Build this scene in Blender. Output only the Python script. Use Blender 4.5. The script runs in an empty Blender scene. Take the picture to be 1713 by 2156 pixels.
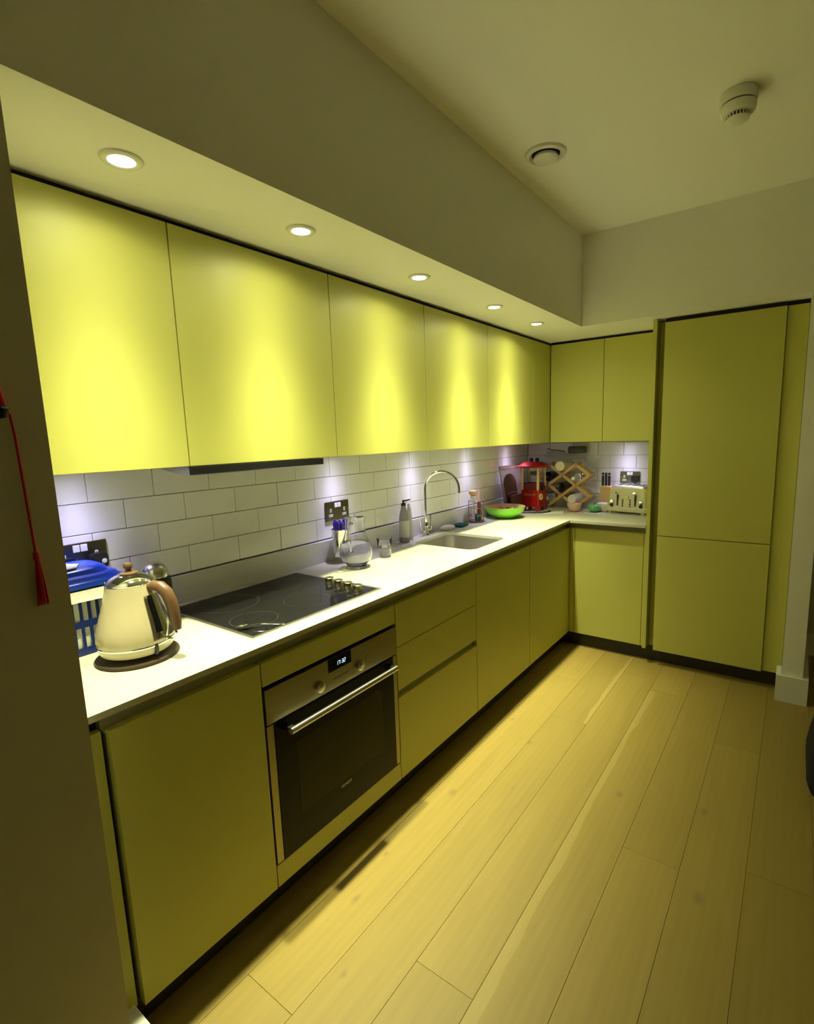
import bpy, bmesh, math, random
from mathutils import Vector, Matrix
random.seed(7)
S = bpy.context.scene
COL = S.collection
PI = math.pi

# ------------------------------------------------------------------ camera
YAW, PITCH, ROLL = 0.6192, -0.1539, -0.0290
FPX, PPX, PPY, W, H = 1088.78, 905.21, 1088.01, 1713.0, 2156.0
cam_d = bpy.data.cameras.new('camera')
cam = bpy.data.objects.new('camera', cam_d)
COL.objects.link(cam)
fw = Vector((-math.sin(YAW) * math.cos(PITCH), math.cos(YAW) * math.cos(PITCH), math.sin(PITCH)))
rt = Vector((math.cos(YAW), math.sin(YAW), 0))
up = rt.cross(fw)
rt, up = rt * math.cos(ROLL) + up * math.sin(ROLL), -rt * math.sin(ROLL) + up * math.cos(ROLL)
cam.matrix_world = Matrix.Translation((1.7984, -0.8363, 1.4324)) @ Matrix((rt, up, -fw)).transposed().to_4x4()
cam_d.sensor_fit = 'HORIZONTAL'
cam_d.sensor_width = 36.0
cam_d.lens = FPX / W * 36.0
cam_d.shift_x = (W / 2 - PPX) / W
cam_d.shift_y = (PPY - H / 2) / W
cam_d.clip_start = 0.02
S.camera = cam

# ------------------------------------------------------------------ world, exposure
wd = bpy.data.worlds.new('night')
S.world = wd
wd.use_nodes = True
wd.node_tree.nodes['Background'].inputs[0].default_value = (0.9, 0.85, 0.6, 1)
wd.node_tree.nodes['Background'].inputs[1].default_value = 0.002
S.view_settings.view_transform = 'Standard'
S.view_settings.look = 'None'
S.view_settings.gamma = 1.0
S.view_settings.use_curve_mapping = False
S.view_settings.exposure = 0.36
S.cycles.max_bounces = 10
S.cycles.diffuse_bounces = 7
S.cycles.glossy_bounces = 4
S.cycles.transmission_bounces = 8
S.cycles.adaptive_threshold = 0.2

WARM = (1.0, 1.0, 0.57)
COOL = (0.70, 0.64, 1.0)
BEAM_W, BEAM_T, SPILL = 138.0, 0.335, 0.036     # spotlight: power, tangent of the half-intensity angle, share of wide spill
PUCK_W, PUCK_T = 9.2, 0.38

# ------------------------------------------------------------------ dimensions (metres)
XD, XC, XU, XS = 0.600, 0.613, 0.345, 0.699      # base doors, worktop edge, wall doors, bulkhead face
ZT, ZCB, ZDT, ZDB = 0.868, 0.852, 0.812, 0.096   # worktop top / underside, base door top / bottom
ZUB, ZUT, ZS, ZC = 1.366, 2.032, 2.050, 2.555    # wall doors bottom / top, soffit, ceiling
YN = -0.465                                      # end of the recess (near wall)
YBD, YCC, YUB, YBK = 2.429, 2.391, 2.702, 3.062  # back base doors, worktop edge, wall doors, back wall
YS = 2.305                                       # back bulkhead face
TILE = 0.012


# ------------------------------------------------------------------ materials
def nodes(m):
    m.use_nodes = True
    nt = m.node_tree
    return nt, nt.nodes['Principled BSDF']


def mat(name, col, rough=0.5, metal=0.0, var=0.04, scale=8.0, bump=0.0, bscale=60.0, trans=0.0, ior=1.45,
        coat=0.0, alpha=1.0, emit=None, estr=0.0, sss=0.0, spec=0.5, stretch=None):
    m = bpy.data.materials.new(name)
    nt, b = nodes(m)
    b.inputs['Roughness'].default_value = rough
    b.inputs['Metallic'].default_value = metal
    b.inputs['IOR'].default_value = ior
    b.inputs['Transmission Weight'].default_value = trans
    b.inputs['Coat Weight'].default_value = coat
    b.inputs['Alpha'].default_value = alpha
    b.inputs['Specular IOR Level'].default_value = spec
    tc = nt.nodes.new('ShaderNodeTexCoord')
    mp = nt.nodes.new('ShaderNodeMapping')
    nt.links.new(tc.outputs['Object'], mp.inputs[0])
    if stretch:
        mp.inputs['Scale'].default_value = stretch
    nz = nt.nodes.new('ShaderNodeTexNoise')
    nz.inputs['Scale'].default_value = scale
    nz.inputs['Detail'].default_value = 1.5
    nt.links.new(mp.outputs[0], nz.inputs['Vector'])
    mx = nt.nodes.new('ShaderNodeMix')
    mx.data_type = 'RGBA'
    mx.inputs[6].default_value = (*[max(0, c * (1 - var)) for c in col], 1)
    mx.inputs[7].default_value = (*[min(1, c * (1 + var)) for c in col], 1)
    nt.links.new(nz.outputs[0], mx.inputs[0])
    nt.links.new(mx.outputs[2], b.inputs['Base Color'])
    if bump:
        n2 = nt.nodes.new('ShaderNodeTexNoise')
        n2.inputs['Scale'].default_value = bscale
        n2.inputs['Detail'].default_value = 1.0
        nt.links.new(mp.outputs[0], n2.inputs['Vector'])
        bp = nt.nodes.new('ShaderNodeBump')
        bp.inputs['Strength'].default_value = bump
        bp.inputs['Distance'].default_value = 0.002
        nt.links.new(n2.outputs[0], bp.inputs['Height'])
        nt.links.new(bp.outputs[0], b.inputs['Normal'])
    if emit:
        b.inputs['Emission Color'].default_value = (*emit, 1)
        b.inputs['Emission Strength'].default_value = estr
    return m


M = {}
M['paint'] = mat('wall_paint', (0.84, 0.835, 0.80), 0.7, var=0.015, scale=3)
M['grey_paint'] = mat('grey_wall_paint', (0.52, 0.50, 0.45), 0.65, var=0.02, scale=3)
M['ceil'] = mat('ceiling_paint', (0.92, 0.915, 0.89), 0.75, var=0.015, scale=2)
M['gloss_white'] = mat('white_gloss_paint', (0.78, 0.77, 0.72), 0.35, var=0.02)
M['lime'] = mat('lime_lacquer', (0.52, 0.515, 0.125), 0.48, var=0.025, scale=4)
M['lime_shade'] = mat('lime_carcass_shade', (0.17, 0.165, 0.05), 0.6, var=0.03)  # door lime darkened for the carcasses, so the door gaps read as shade
M['rail'] = mat('channel_metal', (0.55, 0.54, 0.38), 0.5, metal=0.0, var=0.05)
M['dark_gap'] = mat('shadow_gap_board', (0.016, 0.014, 0.010), 0.8)
M['plinth'] = mat('plinth_board', (0.035, 0.033, 0.028), 0.5, var=0.08)
M['quartz'] = mat('pale_quartz', (0.52, 0.515, 0.39), 0.26, var=0.07, scale=130)
M['upstand'] = mat('quartz_upstand', (0.70, 0.69, 0.67), 0.35, var=0.05, scale=130)
M['tile'] = mat('glazed_tile', (0.86, 0.855, 0.84), 0.12, var=0.03, scale=6, bump=0.06, bscale=14)
M['grout'] = mat('grout', (0.42, 0.41, 0.36), 0.9, var=0.1, scale=40)
M['steel'] = mat('brushed_steel', (0.58, 0.56, 0.52), 0.32, metal=1.0, var=0.06, scale=60, stretch=(1, 0.04, 1))
M['oven_steel'] = mat('oven_steel', (0.29, 0.265, 0.15), 0.36, metal=1.0, var=0.05, scale=60, stretch=(1, 0.04, 1))
M['chrome'] = mat('chrome', (0.80, 0.80, 0.80), 0.06, metal=1.0, var=0.01)
M['satin'] = mat('satin_metal', (0.70, 0.68, 0.62), 0.25, metal=1.0, var=0.03)
M['black_glass'] = mat('black_glass', (0.008, 0.008, 0.009), 0.07, var=0.1, spec=0.16)
M['oven_window'] = mat('oven_window', (0.024, 0.021, 0.006), 0.08, var=0.1, spec=0.16)
M['black'] = mat('black_plastic', (0.012, 0.012, 0.013), 0.35, var=0.2)
M['dark'] = mat('dark_rubber', (0.02, 0.02, 0.022), 0.7, var=0.2)
M['zone'] = mat('zone_print', (0.045, 0.045, 0.043), 0.4)
M['white_pl'] = mat('white_plastic', (0.78, 0.78, 0.78), 0.35, var=0.02)
M['cream'] = mat('cream_enamel', (0.45, 0.395, 0.25), 0.2, var=0.02, coat=0.4)
M['cream_toast'] = mat('cream_toaster', (0.66, 0.62, 0.38), 0.25, var=0.02, coat=0.3)
M['brown_wood'] = mat('brown_wood', (0.11, 0.057, 0.026), 0.42, var=0.25, scale=20, stretch=(1, 1, 0.2))
M['brown_base'] = mat('brown_base', (0.035, 0.021, 0.012), 0.45, var=0.15)
M['pine'] = mat('pine_slat', (0.58, 0.38, 0.17), 0.55, var=0.18, scale=30, stretch=(0.3, 1, 0.3))
M['beech'] = mat('beech_block', (0.62, 0.40, 0.17), 0.5, var=0.12, scale=25, stretch=(1, 1, 0.15))
M['red'] = mat('red_enamel', (0.42, 0.012, 0.012), 0.25, var=0.08, coat=0.4)
M['red_in'] = mat('dark_red', (0.20, 0.02, 0.03), 0.5, var=0.15)
M['gold'] = mat('gold_post', (0.72, 0.52, 0.20), 0.35, var=0.05)
M['blue'] = mat('blue_plastic', (0.010, 0.055, 0.52), 0.3, var=0.06)
M['navy'] = mat('navy_plastic', (0.006, 0.018, 0.12), 0.4, var=0.08)
M['bag'] = mat('white_bag_film', (0.74, 0.74, 0.66), 0.4, var=0.06, scale=25, bump=0.5, bscale=30)
M['paper'] = mat('paper', (0.72, 0.74, 0.60), 0.7, var=0.05, scale=20)
M['leafprint'] = mat('green_print', (0.30, 0.42, 0.10), 0.6, var=0.3, scale=30)
M['purple'] = mat('violet_plastic', (0.11, 0.06, 0.62), 0.35, var=0.2)
M['cyan'] = mat('cyan_plastic', (0.03, 0.35, 0.60), 0.35)
M['glass'] = mat('clear_glass', (1, 1, 1), 0.0, trans=1.0, ior=1.45, var=0.0)
M['water'] = mat('water', (0.96, 0.98, 0.98), 0.0, trans=1.0, ior=1.33, var=0.0)
M['smoke_pl'] = mat('grey_bottle_plastic', (0.42, 0.41, 0.44), 0.22, trans=0.35, var=0.05)
M['clear_pl'] = mat('pale_bottle_plastic', (0.76, 0.74, 0.70), 0.25, trans=0.3, var=0.03)
M['sponge'] = mat('white_sponge', (0.78, 0.74, 0.70), 0.9, var=0.08, scale=50, bump=0.6, bscale=120)
M['green_pad'] = mat('green_scourer', (0.006, 0.075, 0.055), 0.95, var=0.3, scale=90, bump=0.8, bscale=200)
M['pink'] = mat('pale_pink_plastic', (0.80, 0.50, 0.42), 0.4, var=0.04)
M['rust'] = mat('rust_plastic', (0.17, 0.045, 0.03), 0.45, var=0.12)
M['bowl_green'] = mat('lime_enamel', (0.20, 0.62, 0.015), 0.25, var=0.05, coat=0.3)
M['bowl_in'] = mat('clay_inside', (0.66, 0.42, 0.28), 0.5, var=0.05)
M['tomato'] = mat('tomato_skin', (0.50, 0.06, 0.03), 0.25, var=0.15)
M['leaf'] = mat('leaf_green', (0.10, 0.22, 0.04), 0.5, var=0.25, scale=30)
M['copper'] = mat('dark_copper_wire', (0.34, 0.20, 0.15), 0.35, metal=0.6, var=0.1)
M['choc'] = mat('chocolate_board', (0.085, 0.035, 0.022), 0.5, var=0.2, scale=15)
M['film'] = mat('clear_bag_film', (0.80, 0.84, 0.84), 0.14, alpha=0.38, var=0.08, scale=20, bump=0.7, bscale=25)
M['dark_bag'] = mat('dark_grey_pouch', (0.075, 0.07, 0.065), 0.5, var=0.3, scale=30, bump=0.5, bscale=60)
M['bottle_dark'] = mat('dark_bottle_glass', (0.006, 0.008, 0.006), 0.08, var=0.2)
M['bottle_green'] = mat('green_bottle_glass', (0.03, 0.05, 0.02), 0.1, var=0.2)
M['foil_red'] = mat('red_foil', (0.42, 0.03, 0.03), 0.3, metal=0.4)
M['cap_cream'] = mat('cream_cap', (0.76, 0.68, 0.44), 0.5, var=0.05)
M['label_white'] = mat('white_label', (0.70, 0.68, 0.66), 0.6, var=0.05)
M['pepper'] = mat('green_wrap', (0.13, 0.40, 0.16), 0.3, var=0.2, scale=25, bump=0.3, bscale=30)
M['red_cord'] = mat('red_silk', (0.45, 0.006, 0.012), 0.6, var=0.2, scale=60)
M['navy_cloth'] = mat('navy_cloth', (0.006, 0.008, 0.02), 0.9, var=0.2, scale=60, bump=0.4, bscale=200)
M['lens'] = mat('lamp_lens', (0.9, 0.88, 0.7), 0.3, emit=(1.0, 0.97, 0.72), estr=28.0)
M['puck_lens'] = mat('puck_lens', (0.9, 0.9, 1.0), 0.3, emit=(0.85, 0.82, 1.0), estr=10.0)
M['digit'] = mat('clock_digit', (0.3, 0.6, 0.7), 0.4, emit=(0.55, 0.85, 0.95), estr=1.1)
M['plate'] = mat('black_nickel_plate', (0.20, 0.185, 0.14), 0.28, metal=1.0, var=0.05, scale=40)
M['wire'] = mat('pink_steel_wire', (0.62, 0.45, 0.42), 0.3, metal=0.8, var=0.05)
M['top_steel'] = mat('toaster_top_steel', (0.72, 0.72, 0.72), 0.42, metal=0.85, var=0.03)
M['print'] = mat('light_print', (0.72, 0.70, 0.62), 0.5)
M['orange'] = mat('amber_print', (0.40, 0.12, 0.03), 0.5)


def wood():
    m = bpy.data.materials.new('oak_plank')
    nt, b = nodes(m)
    N, L = nt.nodes, nt.links
    geo = N.new('ShaderNodeNewGeometry')
    info = N.new('ShaderNodeObjectInfo')
    off = N.new('ShaderNodeVectorMath'); off.operation = 'SCALE'
    cmb = N.new('ShaderNodeCombineXYZ')
    L.new(info.outputs['Random'], cmb.inputs[0]); L.new(info.outputs['Random'], cmb.inputs[1])
    L.new(cmb.outputs[0], off.inputs[0]); off.inputs['Scale'].default_value = 31.0
    add = N.new('ShaderNodeVectorMath'); add.operation = 'ADD'
    L.new(geo.outputs['Position'], add.inputs[0]); L.new(off.outputs[0], add.inputs[1])
    mp = N.new('ShaderNodeMapping'); mp.inputs['Scale'].default_value = (9.0, 0.75, 1)
    L.new(add.outputs[0], mp.inputs[0])
    n1 = N.new('ShaderNodeTexNoise'); n1.inputs['Scale'].default_value = 2.6; n1.inputs['Detail'].default_value = 3
    n1.inputs['Distortion'].default_value = 0.9
    L.new(mp.outputs[0], n1.inputs['Vector'])
    wv = N.new('ShaderNodeTexWave'); wv.wave_type = 'RINGS'; wv.rings_direction = 'Y'
    wv.inputs['Scale'].default_value = 1.3; wv.inputs['Distortion'].default_value = 5.0; wv.inputs['Detail'].default_value = 1.5
    L.new(mp.outputs[0], wv.inputs['Vector'])
    n2 = N.new('ShaderNodeTexNoise'); n2.inputs['Scale'].default_value = 30; n2.inputs['Detail'].default_value = 2
    mp2 = N.new('ShaderNodeMapping'); mp2.inputs['Scale'].default_value = (14, 0.5, 1)
    L.new(add.outputs[0], mp2.inputs[0]); L.new(mp2.outputs[0], n2.inputs['Vector'])
    r1 = N.new('ShaderNodeValToRGB')
    r1.color_ramp.elements[0].position = 0.3; r1.color_ramp.elements[0].color = (0.305, 0.222, 0.052, 1)
    r1.color_ramp.elements[1].position = 0.72; r1.color_ramp.elements[1].color = (0.338, 0.248, 0.062, 1)
    L.new(n1.outputs[0], r1.inputs[0])
    mx = N.new('ShaderNodeMix'); mx.data_type = 'RGBA'; mx.blend_type = 'MULTIPLY'
    rw = N.new('ShaderNodeValToRGB')
    rw.color_ramp.elements[0].color = (0.96, 0.955, 0.94, 1); rw.color_ramp.elements[1].color = (1, 1, 1, 1)
    L.new(wv.outputs[0], rw.inputs[0])
    mx.inputs[0].default_value = 1.0
    L.new(r1.outputs[0], mx.inputs[6]); L.new(rw.outputs[0], mx.inputs[7])
    # each plank a little lighter or darker than its neighbour
    hs = N.new('ShaderNodeHueSaturation')
    mr = N.new('ShaderNodeMapRange'); mr.inputs[3].default_value = 0.9; mr.inputs[4].default_value = 1.08
    L.new(info.outputs['Random'], mr.inputs[0]); L.new(mr.outputs[0], hs.inputs['Value'])
    L.new(mx.outputs[2], hs.inputs['Color'])
    cur = hs.outputs[0]
    # pale sapwood streaks along two board edges
    sx = N.new('ShaderNodeSeparateXYZ'); L.new(geo.outputs['Position'], sx.inputs[0])
    wob = N.new('ShaderNodeTexNoise'); wob.noise_dimensions = '1D'; wob.inputs['Scale'].default_value = 2.3
    L.new(sx.outputs[1], wob.inputs['W'])

    def mth(op, a, bb, c=None):
        n = N.new('ShaderNodeMath'); n.operation = op
        for i, v in enumerate((a, bb, c)):
            if v is None: continue
            if isinstance(v, (int, float)): n.inputs[i].default_value = v
            else: L.new(v, n.inputs[i])
        return n.outputs[0]
    for x0, sgn, wid, ya, yb in ((1.2085, 1, 0.055, 0.0, 2.05), (1.0255, -1, 0.045, 1.53, 2.45)):
        d = mth('MULTIPLY', mth('SUBTRACT', sx.outputs[0], x0), sgn)
        lim = mth('MULTIPLY', wob.outputs[0], wid)
        a = mth('MULTIPLY', mth('GREATER_THAN', d, 0.0), mth('LESS_THAN', d, lim))
        a = mth('MULTIPLY', a, mth('MULTIPLY', mth('GREATER_THAN', sx.outputs[1], ya), mth('LESS_THAN', sx.outputs[1], yb)))
        k = N.new('ShaderNodeMix'); k.data_type = 'RGBA'
        L.new(mth('MULTIPLY', a, 0.55), k.inputs[0]); L.new(cur, k.inputs[6]); k.inputs[7].default_value = (0.42, 0.325, 0.105, 1)
        cur = k.outputs[2]
    # knots
    KS = 0.8
    for kx, ky, kr in ((0.700, 1.377, .010), (0.856, 1.236, .012), (1.304, 1.103, .014), (1.594, 1.175, .018), (1.636, .761, .018),
                       (.790, 2.079, .007), (.933, .904, .006), (1.131, 1.579, .005), (.715, .36, .009), (.752, .17, .013), (.74, .75, .016), (.885, -.02, .009)):
        kr *= KS
        dv = N.new('ShaderNodeVectorMath'); dv.operation = 'SUBTRACT'
        L.new(geo.outputs['Position'], dv.inputs[0]); dv.inputs[1].default_value = (kx, ky, 0)
        sc = N.new('ShaderNodeVectorMath'); sc.operation = 'MULTIPLY'; sc.inputs[1].default_value = (1.0, 0.62, 1)
        L.new(dv.outputs[0], sc.inputs[0])
        ln = N.new('ShaderNodeVectorMath'); ln.operation = 'LENGTH'; L.new(sc.outputs[0], ln.inputs[0])
        wn = mth('ADD', ln.outputs['Value'], mth('MULTIPLY', mth('SUBTRACT', n2.outputs[0], 0.5), kr * 1.2))
        m2 = N.new('ShaderNodeMapRange'); m2.inputs[1].default_value = kr * 0.15; m2.inputs[2].default_value = kr * 1.5
        m2.inputs[3].default_value = 0.6; m2.inputs[4].default_value = 0.0
        L.new(wn, m2.inputs[0])
        k = N.new('ShaderNodeMix'); k.data_type = 'RGBA'
        L.new(m2.outputs[0], k.inputs[0]); L.new(cur, k.inputs[6]); k.inputs[7].default_value = (0.16, 0.12, 0.07, 1)
        cur = k.outputs[2]
    L.new(cur, b.inputs['Base Color'])
    b.inputs['Roughness'].default_value = 0.42
    bp = N.new('ShaderNodeBump'); bp.inputs['Strength'].default_value = 0.12; bp.inputs['Distance'].default_value = 0.001
    L.new(n2.outputs[0], bp.inputs['Height']); L.new(bp.outputs[0], b.inputs['Normal'])
    return m


M['wood'] = wood()


# ------------------------------------------------------------------ mesh helpers
def box(bm, x0, x1, y0, y1, z0, z1, bev=0.0, seg=2):
    vs = [bm.verts.new((x, y, z)) for x in (x0, x1) for y in (y0, y1) for z in (z0, z1)]
    fs = [bm.faces.new([vs[i] for i in q]) for q in ((0, 1, 3, 2), (4, 6, 7, 5), (0, 4, 5, 1), (2, 3, 7, 6), (0, 2, 6, 4), (1, 5, 7, 3))]
    if bev:
        es = list({e for f in fs for e in f.edges})
        bmesh.ops.bevel(bm, geom=es, offset=bev, segments=seg, profile=0.5, affect='EDGES')
    return vs


def lathe(bm, prof, seg=36, c=(0, 0, 0), sx=1.0, sy=1.0, axis='Z', closed=False):
    rings = []
    for r, z in prof:
        if r < 1e-6:
            rings.append([bm.verts.new(_ax((0, 0, z), c, axis))])
        else:
            rings.append([bm.verts.new(_ax((r * sx * math.cos(2 * PI * i / seg), r * sy * math.sin(2 * PI * i / seg), z), c, axis)) for i in range(seg)])
    pairs = list(zip(rings, rings[1:]))
    if closed:
        pairs.append((rings[-1], rings[0]))
    for a, b in pairs:
        if len(a) == 1 and len(b) == 1:
            continue
        for i in range(seg):
            j = (i + 1) % seg
            if len(a) == 1: bm.faces.new((a[0], b[i], b[j]))
            elif len(b) == 1: bm.faces.new((a[i], a[j], b[0]))
            else: bm.faces.new((a[i], a[j], b[j], b[i]))


def _ax(p, c, axis):
    x, y, z = p
    if axis == 'Y': x, y, z = x, -z, y
    elif axis == 'X': x, y, z = z, x, y
    return (x + c[0], y + c[1], z + c[2])


def tube(bm, pts, r, seg=8, caps=True, closed=False):
    pts = [Vector(p) for p in pts]
    n = len(pts)
    rr = r if isinstance(r, (list, tuple)) else [r] * n
    rings, prev = [], None
    for i, p in enumerate(pts):
        if closed: t = pts[(i + 1) % n] - pts[i - 1]
        else: t = pts[min(i + 1, n - 1)] - pts[max(i - 1, 0)]
        t.normalize()
        if prev is None:
            a = Vector((0, 0, 1)) if abs(t.z) < 0.9 else Vector((1, 0, 0))
            prev = (a - t * a.dot(t)).normalized()
        else:
            prev = (prev - t * prev.dot(t))
            prev = prev.normalized() if prev.length > 1e-6 else Vector((1, 0, 0))
        b = t.cross(prev)
        rings.append([bm.verts.new(p + (prev * math.cos(2 * PI * k / seg) + b * math.sin(2 * PI * k / seg)) * rr[i]) for k in range(seg)])
    prs = list(zip(rings, rings[1:]))
    if closed: prs.append((rings[-1], rings[0]))
    for a, b in prs:
        for k in range(seg):
            bm.faces.new((a[k], a[(k + 1) % seg], b[(k + 1) % seg], b[k]))
    if caps and not closed:
        bm.faces.new(list(reversed(rings[0])))
        bm.faces.new(rings[-1])


def bar(bm, a, b, w, t, nrm):
    """a flat bar from a to b, width w across nrm's plane, thickness t along nrm"""
    a, b, n = Vector(a), Vector(b), Vector(nrm).normalized()
    d = (b - a).normalized()
    s = d.cross(n).normalized()
    vs = [bm.verts.new(p + s * (w / 2 * i) + n * (t / 2 * j)) for p in (a, b) for i in (-1, 1) for j in (-1, 1)]
    for q in ((0, 1, 3, 2), (4, 6, 7, 5), (0, 4, 5, 1), (2, 3, 7, 6), (0, 2, 6, 4), (1, 5, 7, 3)):
        bm.faces.new([vs[i] for i in q])


def prism(bm, poly, z0, z1):
    lo = [bm.verts.new((x, y, z0)) for x, y in poly]
    hi = [bm.verts.new((x, y, z1)) for x, y in poly]
    bm.faces.new(list(reversed(lo))); bm.faces.new(hi)
    n = len(poly)
    for i in range(n):
        bm.faces.new((lo[i], lo[(i + 1) % n], hi[(i + 1) % n], hi[i]))
    return lo, hi


def rrect(x0, x1, y0, y1, r, n=6):
    out = []
    for cx, cy, a0 in ((x1 - r, y1 - r, 0), (x0 + r, y1 - r, 90), (x0 + r, y0 + r, 180), (x1 - r, y0 + r, 270)):
        for i in range(n + 1):
            a = math.radians(a0 + 90 * i / n)
            out.append((cx + r * math.cos(a), cy + r * math.sin(a)))
    return out


def arc(n, a0, a1):
    return [math.radians(a0 + (a1 - a0) * i / n) for i in range(n + 1)]


def root_of(o):
    while o.parent: o = o.parent
    return o


def mk(name, bm, m, parent=None, smooth=False, world=True, loc=None, angle=40):
    """link a bmesh as one mesh object. world: the vertices are world coordinates and are moved into the thing's frame"""
    bmesh.ops.recalc_face_normals(bm, faces=bm.faces[:])
    me = bpy.data.meshes.new(name)
    if parent is not None and world:
        mi = Matrix.Translation(root_of(parent).location).inverted()
        bmesh.ops.transform(bm, matrix=mi, verts=bm.verts[:])
    if parent is None and loc is not None and world:
        bmesh.ops.transform(bm, matrix=Matrix.Translation(loc).inverted(), verts=bm.verts[:])
    bm.to_mesh(me); bm.free()
    if isinstance(m, str): m = M[m]
    me.materials.append(m)
    o = bpy.data.objects.new(name, me)
    COL.objects.link(o)
    if parent is not None: o.parent = parent
    elif loc is not None: o.location = loc
    if smooth:
        me.polygons.foreach_set('use_smooth', [True] * len(me.polygons))
        try: me.set_sharp_from_angle(angle=math.radians(angle))
        except Exception: pass
    return o


def thing(name, label, cat, loc=(0, 0, 0), rz=0.0, group=None):
    o = bpy.data.objects.new(name, None)
    COL.objects.link(o)
    o.location = loc; o.rotation_euler = (0, 0, rz)
    o.empty_display_size = 0.05
    return tag(o, label, cat, group)


def tag(o, label, cat, group=None, kind=None):
    o['label'] = label; o['category'] = cat
    if group: o['group'] = group
    if kind: o['kind'] = kind
    return o


def struct(o, label=None, cat=None):
    o['kind'] = 'structure'
    if label: o['label'] = label
    if cat: o['category'] = cat
    return o


def B(*a, **k):
    bm = bmesh.new(); box(bm, *a, **k); return bm


def part(name, m, parent, *a, bev=0.0, **k):
    return mk(name, B(*a, bev=bev), m, parent, **k)


def lathe_part(name, m, parent, prof, seg=36, smooth=True, world=False, **k):
    bm = bmesh.new(); lathe(bm, prof, seg, **k)
    return mk(name, bm, m, parent, smooth=smooth, world=world)


def copy_tree(o, parent=None):
    c = o.copy(); COL.objects.link(c); c.parent = parent
    for ch in list(o.children): copy_tree(ch, c)
    return c


def text_mesh(s, size, m, parent, loc, rot, name='lettering', depth=0.0003, spacing=1.0):
    cu = bpy.data.curves.new(name, 'FONT'); cu.body = s; cu.size = size; cu.extrude = depth
    cu.align_x = 'CENTER'; cu.align_y = 'CENTER'; cu.space_character = spacing
    t = bpy.data.objects.new(name + '_source', cu); COL.objects.link(t)
    dg = bpy.context.evaluated_depsgraph_get()
    me = bpy.data.meshes.new_from_object(t.evaluated_get(dg))
    bpy.data.objects.remove(t)
    me.materials.clear(); me.materials.append(M[m])
    o = bpy.data.objects.new(name, me); COL.objects.link(o)
    o.parent = parent
    o.location = Vector(loc) - root_of(parent).location
    o.rotation_euler = rot
    return o


def spot(name, loc, parent, w, size, blend, col, soft, half, floor_, sharp):
    l = bpy.data.lights.new(name, 'SPOT')
    l.energy = w; l.spot_size = math.radians(size); l.spot_blend = blend; l.color = col; l.shadow_soft_size = soft
    o = bpy.data.objects.new(name, l); COL.objects.link(o)
    o.parent = parent
    o.location = loc
    # the lamp's own beam profile: a full beam inside the half-intensity angle, a faint spill outside
    l.use_nodes = True
    nt = l.node_tree
    em = next(n for n in nt.nodes if n.type == 'EMISSION')
    tc = nt.nodes.new('ShaderNodeTexCoord')
    sx = nt.nodes.new('ShaderNodeSeparateXYZ')
    nt.links.new(tc.outputs['Normal'], sx.inputs[0])
    def mth(op, p, q):
        n = nt.nodes.new('ShaderNodeMath'); n.operation = op
        for i, v in enumerate((p, q)):
            if v is None: continue
            if isinstance(v, (int, float)): n.inputs[i].default_value = v
            else: nt.links.new(v, n.inputs[i])
        return n.outputs[0]
    c = mth('MAXIMUM', mth('ABSOLUTE', sx.outputs[2], None), 0.01)
    t2 = mth('SUBTRACT', mth('DIVIDE', 1.0, mth('MULTIPLY', c, c)), 1.0)      # squared tangent off the axis
    core = mth('DIVIDE', 1.0, mth('ADD', 1.0, mth('POWER', mth('DIVIDE', mth('MAXIMUM', t2, 0.0), half * half), sharp)))
    nt.links.new(mth('ADD', core, mth('MULTIPLY', c, floor_)), em.inputs['Strength'])
    return o


# ================================================================== THE ROOM
XR, YF = 4.4, -3.6        # far side of the open room, wall behind the camera
# floor and its planks
fl = struct(mk('floor', B(-0.1, XR, YF, YBK, -0.06, -0.014), 'dark_gap'), 'oak plank floor of the kitchen', 'floor')
pitch, gap = 0.18, 0.0009
joints = {1: [-0.165, 1.95], 2: [-1.1, 1.52], 3: [0.12, 2.2], 4: [-0.9, 2.06], 5: [0.84], 6: [-0.4, 1.7]}
ci = 0
x = 0.487
while x < XR - 0.02:
    x1 = min(x + pitch, XR)
    js = joints.get(ci)
    if js is None:
        js = []
        yy = YF + random.uniform(0.5, 1.9)
        while yy < YBK - 0.3:
            js.append(yy); yy += random.uniform(1.6, 2.2)
    else:
        js = sorted(js + [js[0] - 2.0])
    ys = [YF] + [j for j in js if YF + 0.2 < j < YBK - 0.1] + [YBK]
    for a, b in zip(ys, ys[1:]):
        part('plank', 'wood', fl, x + gap / 2, x1 - gap / 2, a + gap / 2, b - gap / 2, -0.014, 0.0, bev=0.0005)
    x = x1; ci += 1

cl = struct(mk('ceiling', B(XS, XR, YF, YS, ZC, ZC + 0.08), 'ceil'), 'plain off-white ceiling', 'ceiling')
bm = bmesh.new()
prism(bm, [(0, YN), (XS, YN), (XS, YS), (XR, YS), (XR, YBK), (0, YBK)], ZS, ZC + 0.08)
struct(mk('ceiling_bulkhead', bm, 'paint'), 'boxed-in lowered bulkhead above the wall cabinets', 'bulkhead')
wl = struct(mk('wall_left', B(-0.1, 0.002, YN, YBK, 0, ZS), 'grout'), 'wall tiled white above the worktop', 'wall')
wb = struct(mk('wall_back', B(-0.1, XR, YBK - 0.002, YBK + 0.1, 0, ZC), 'grout'), 'back wall tiled white above the worktop', 'wall')
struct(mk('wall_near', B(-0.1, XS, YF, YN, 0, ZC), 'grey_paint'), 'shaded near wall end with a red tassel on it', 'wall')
nib = struct(mk('wall_right', B(1.800, 1.892, YS, YBK - 0.004, 0, ZS), 'paint'), 'short painted wall end beside the tall cabinet', 'wall')
struct(mk('wall_far', B(XR, XR + 0.1, YF, YBK, 0, ZC), 'paint'), 'far side wall of the open room', 'wall')
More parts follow.
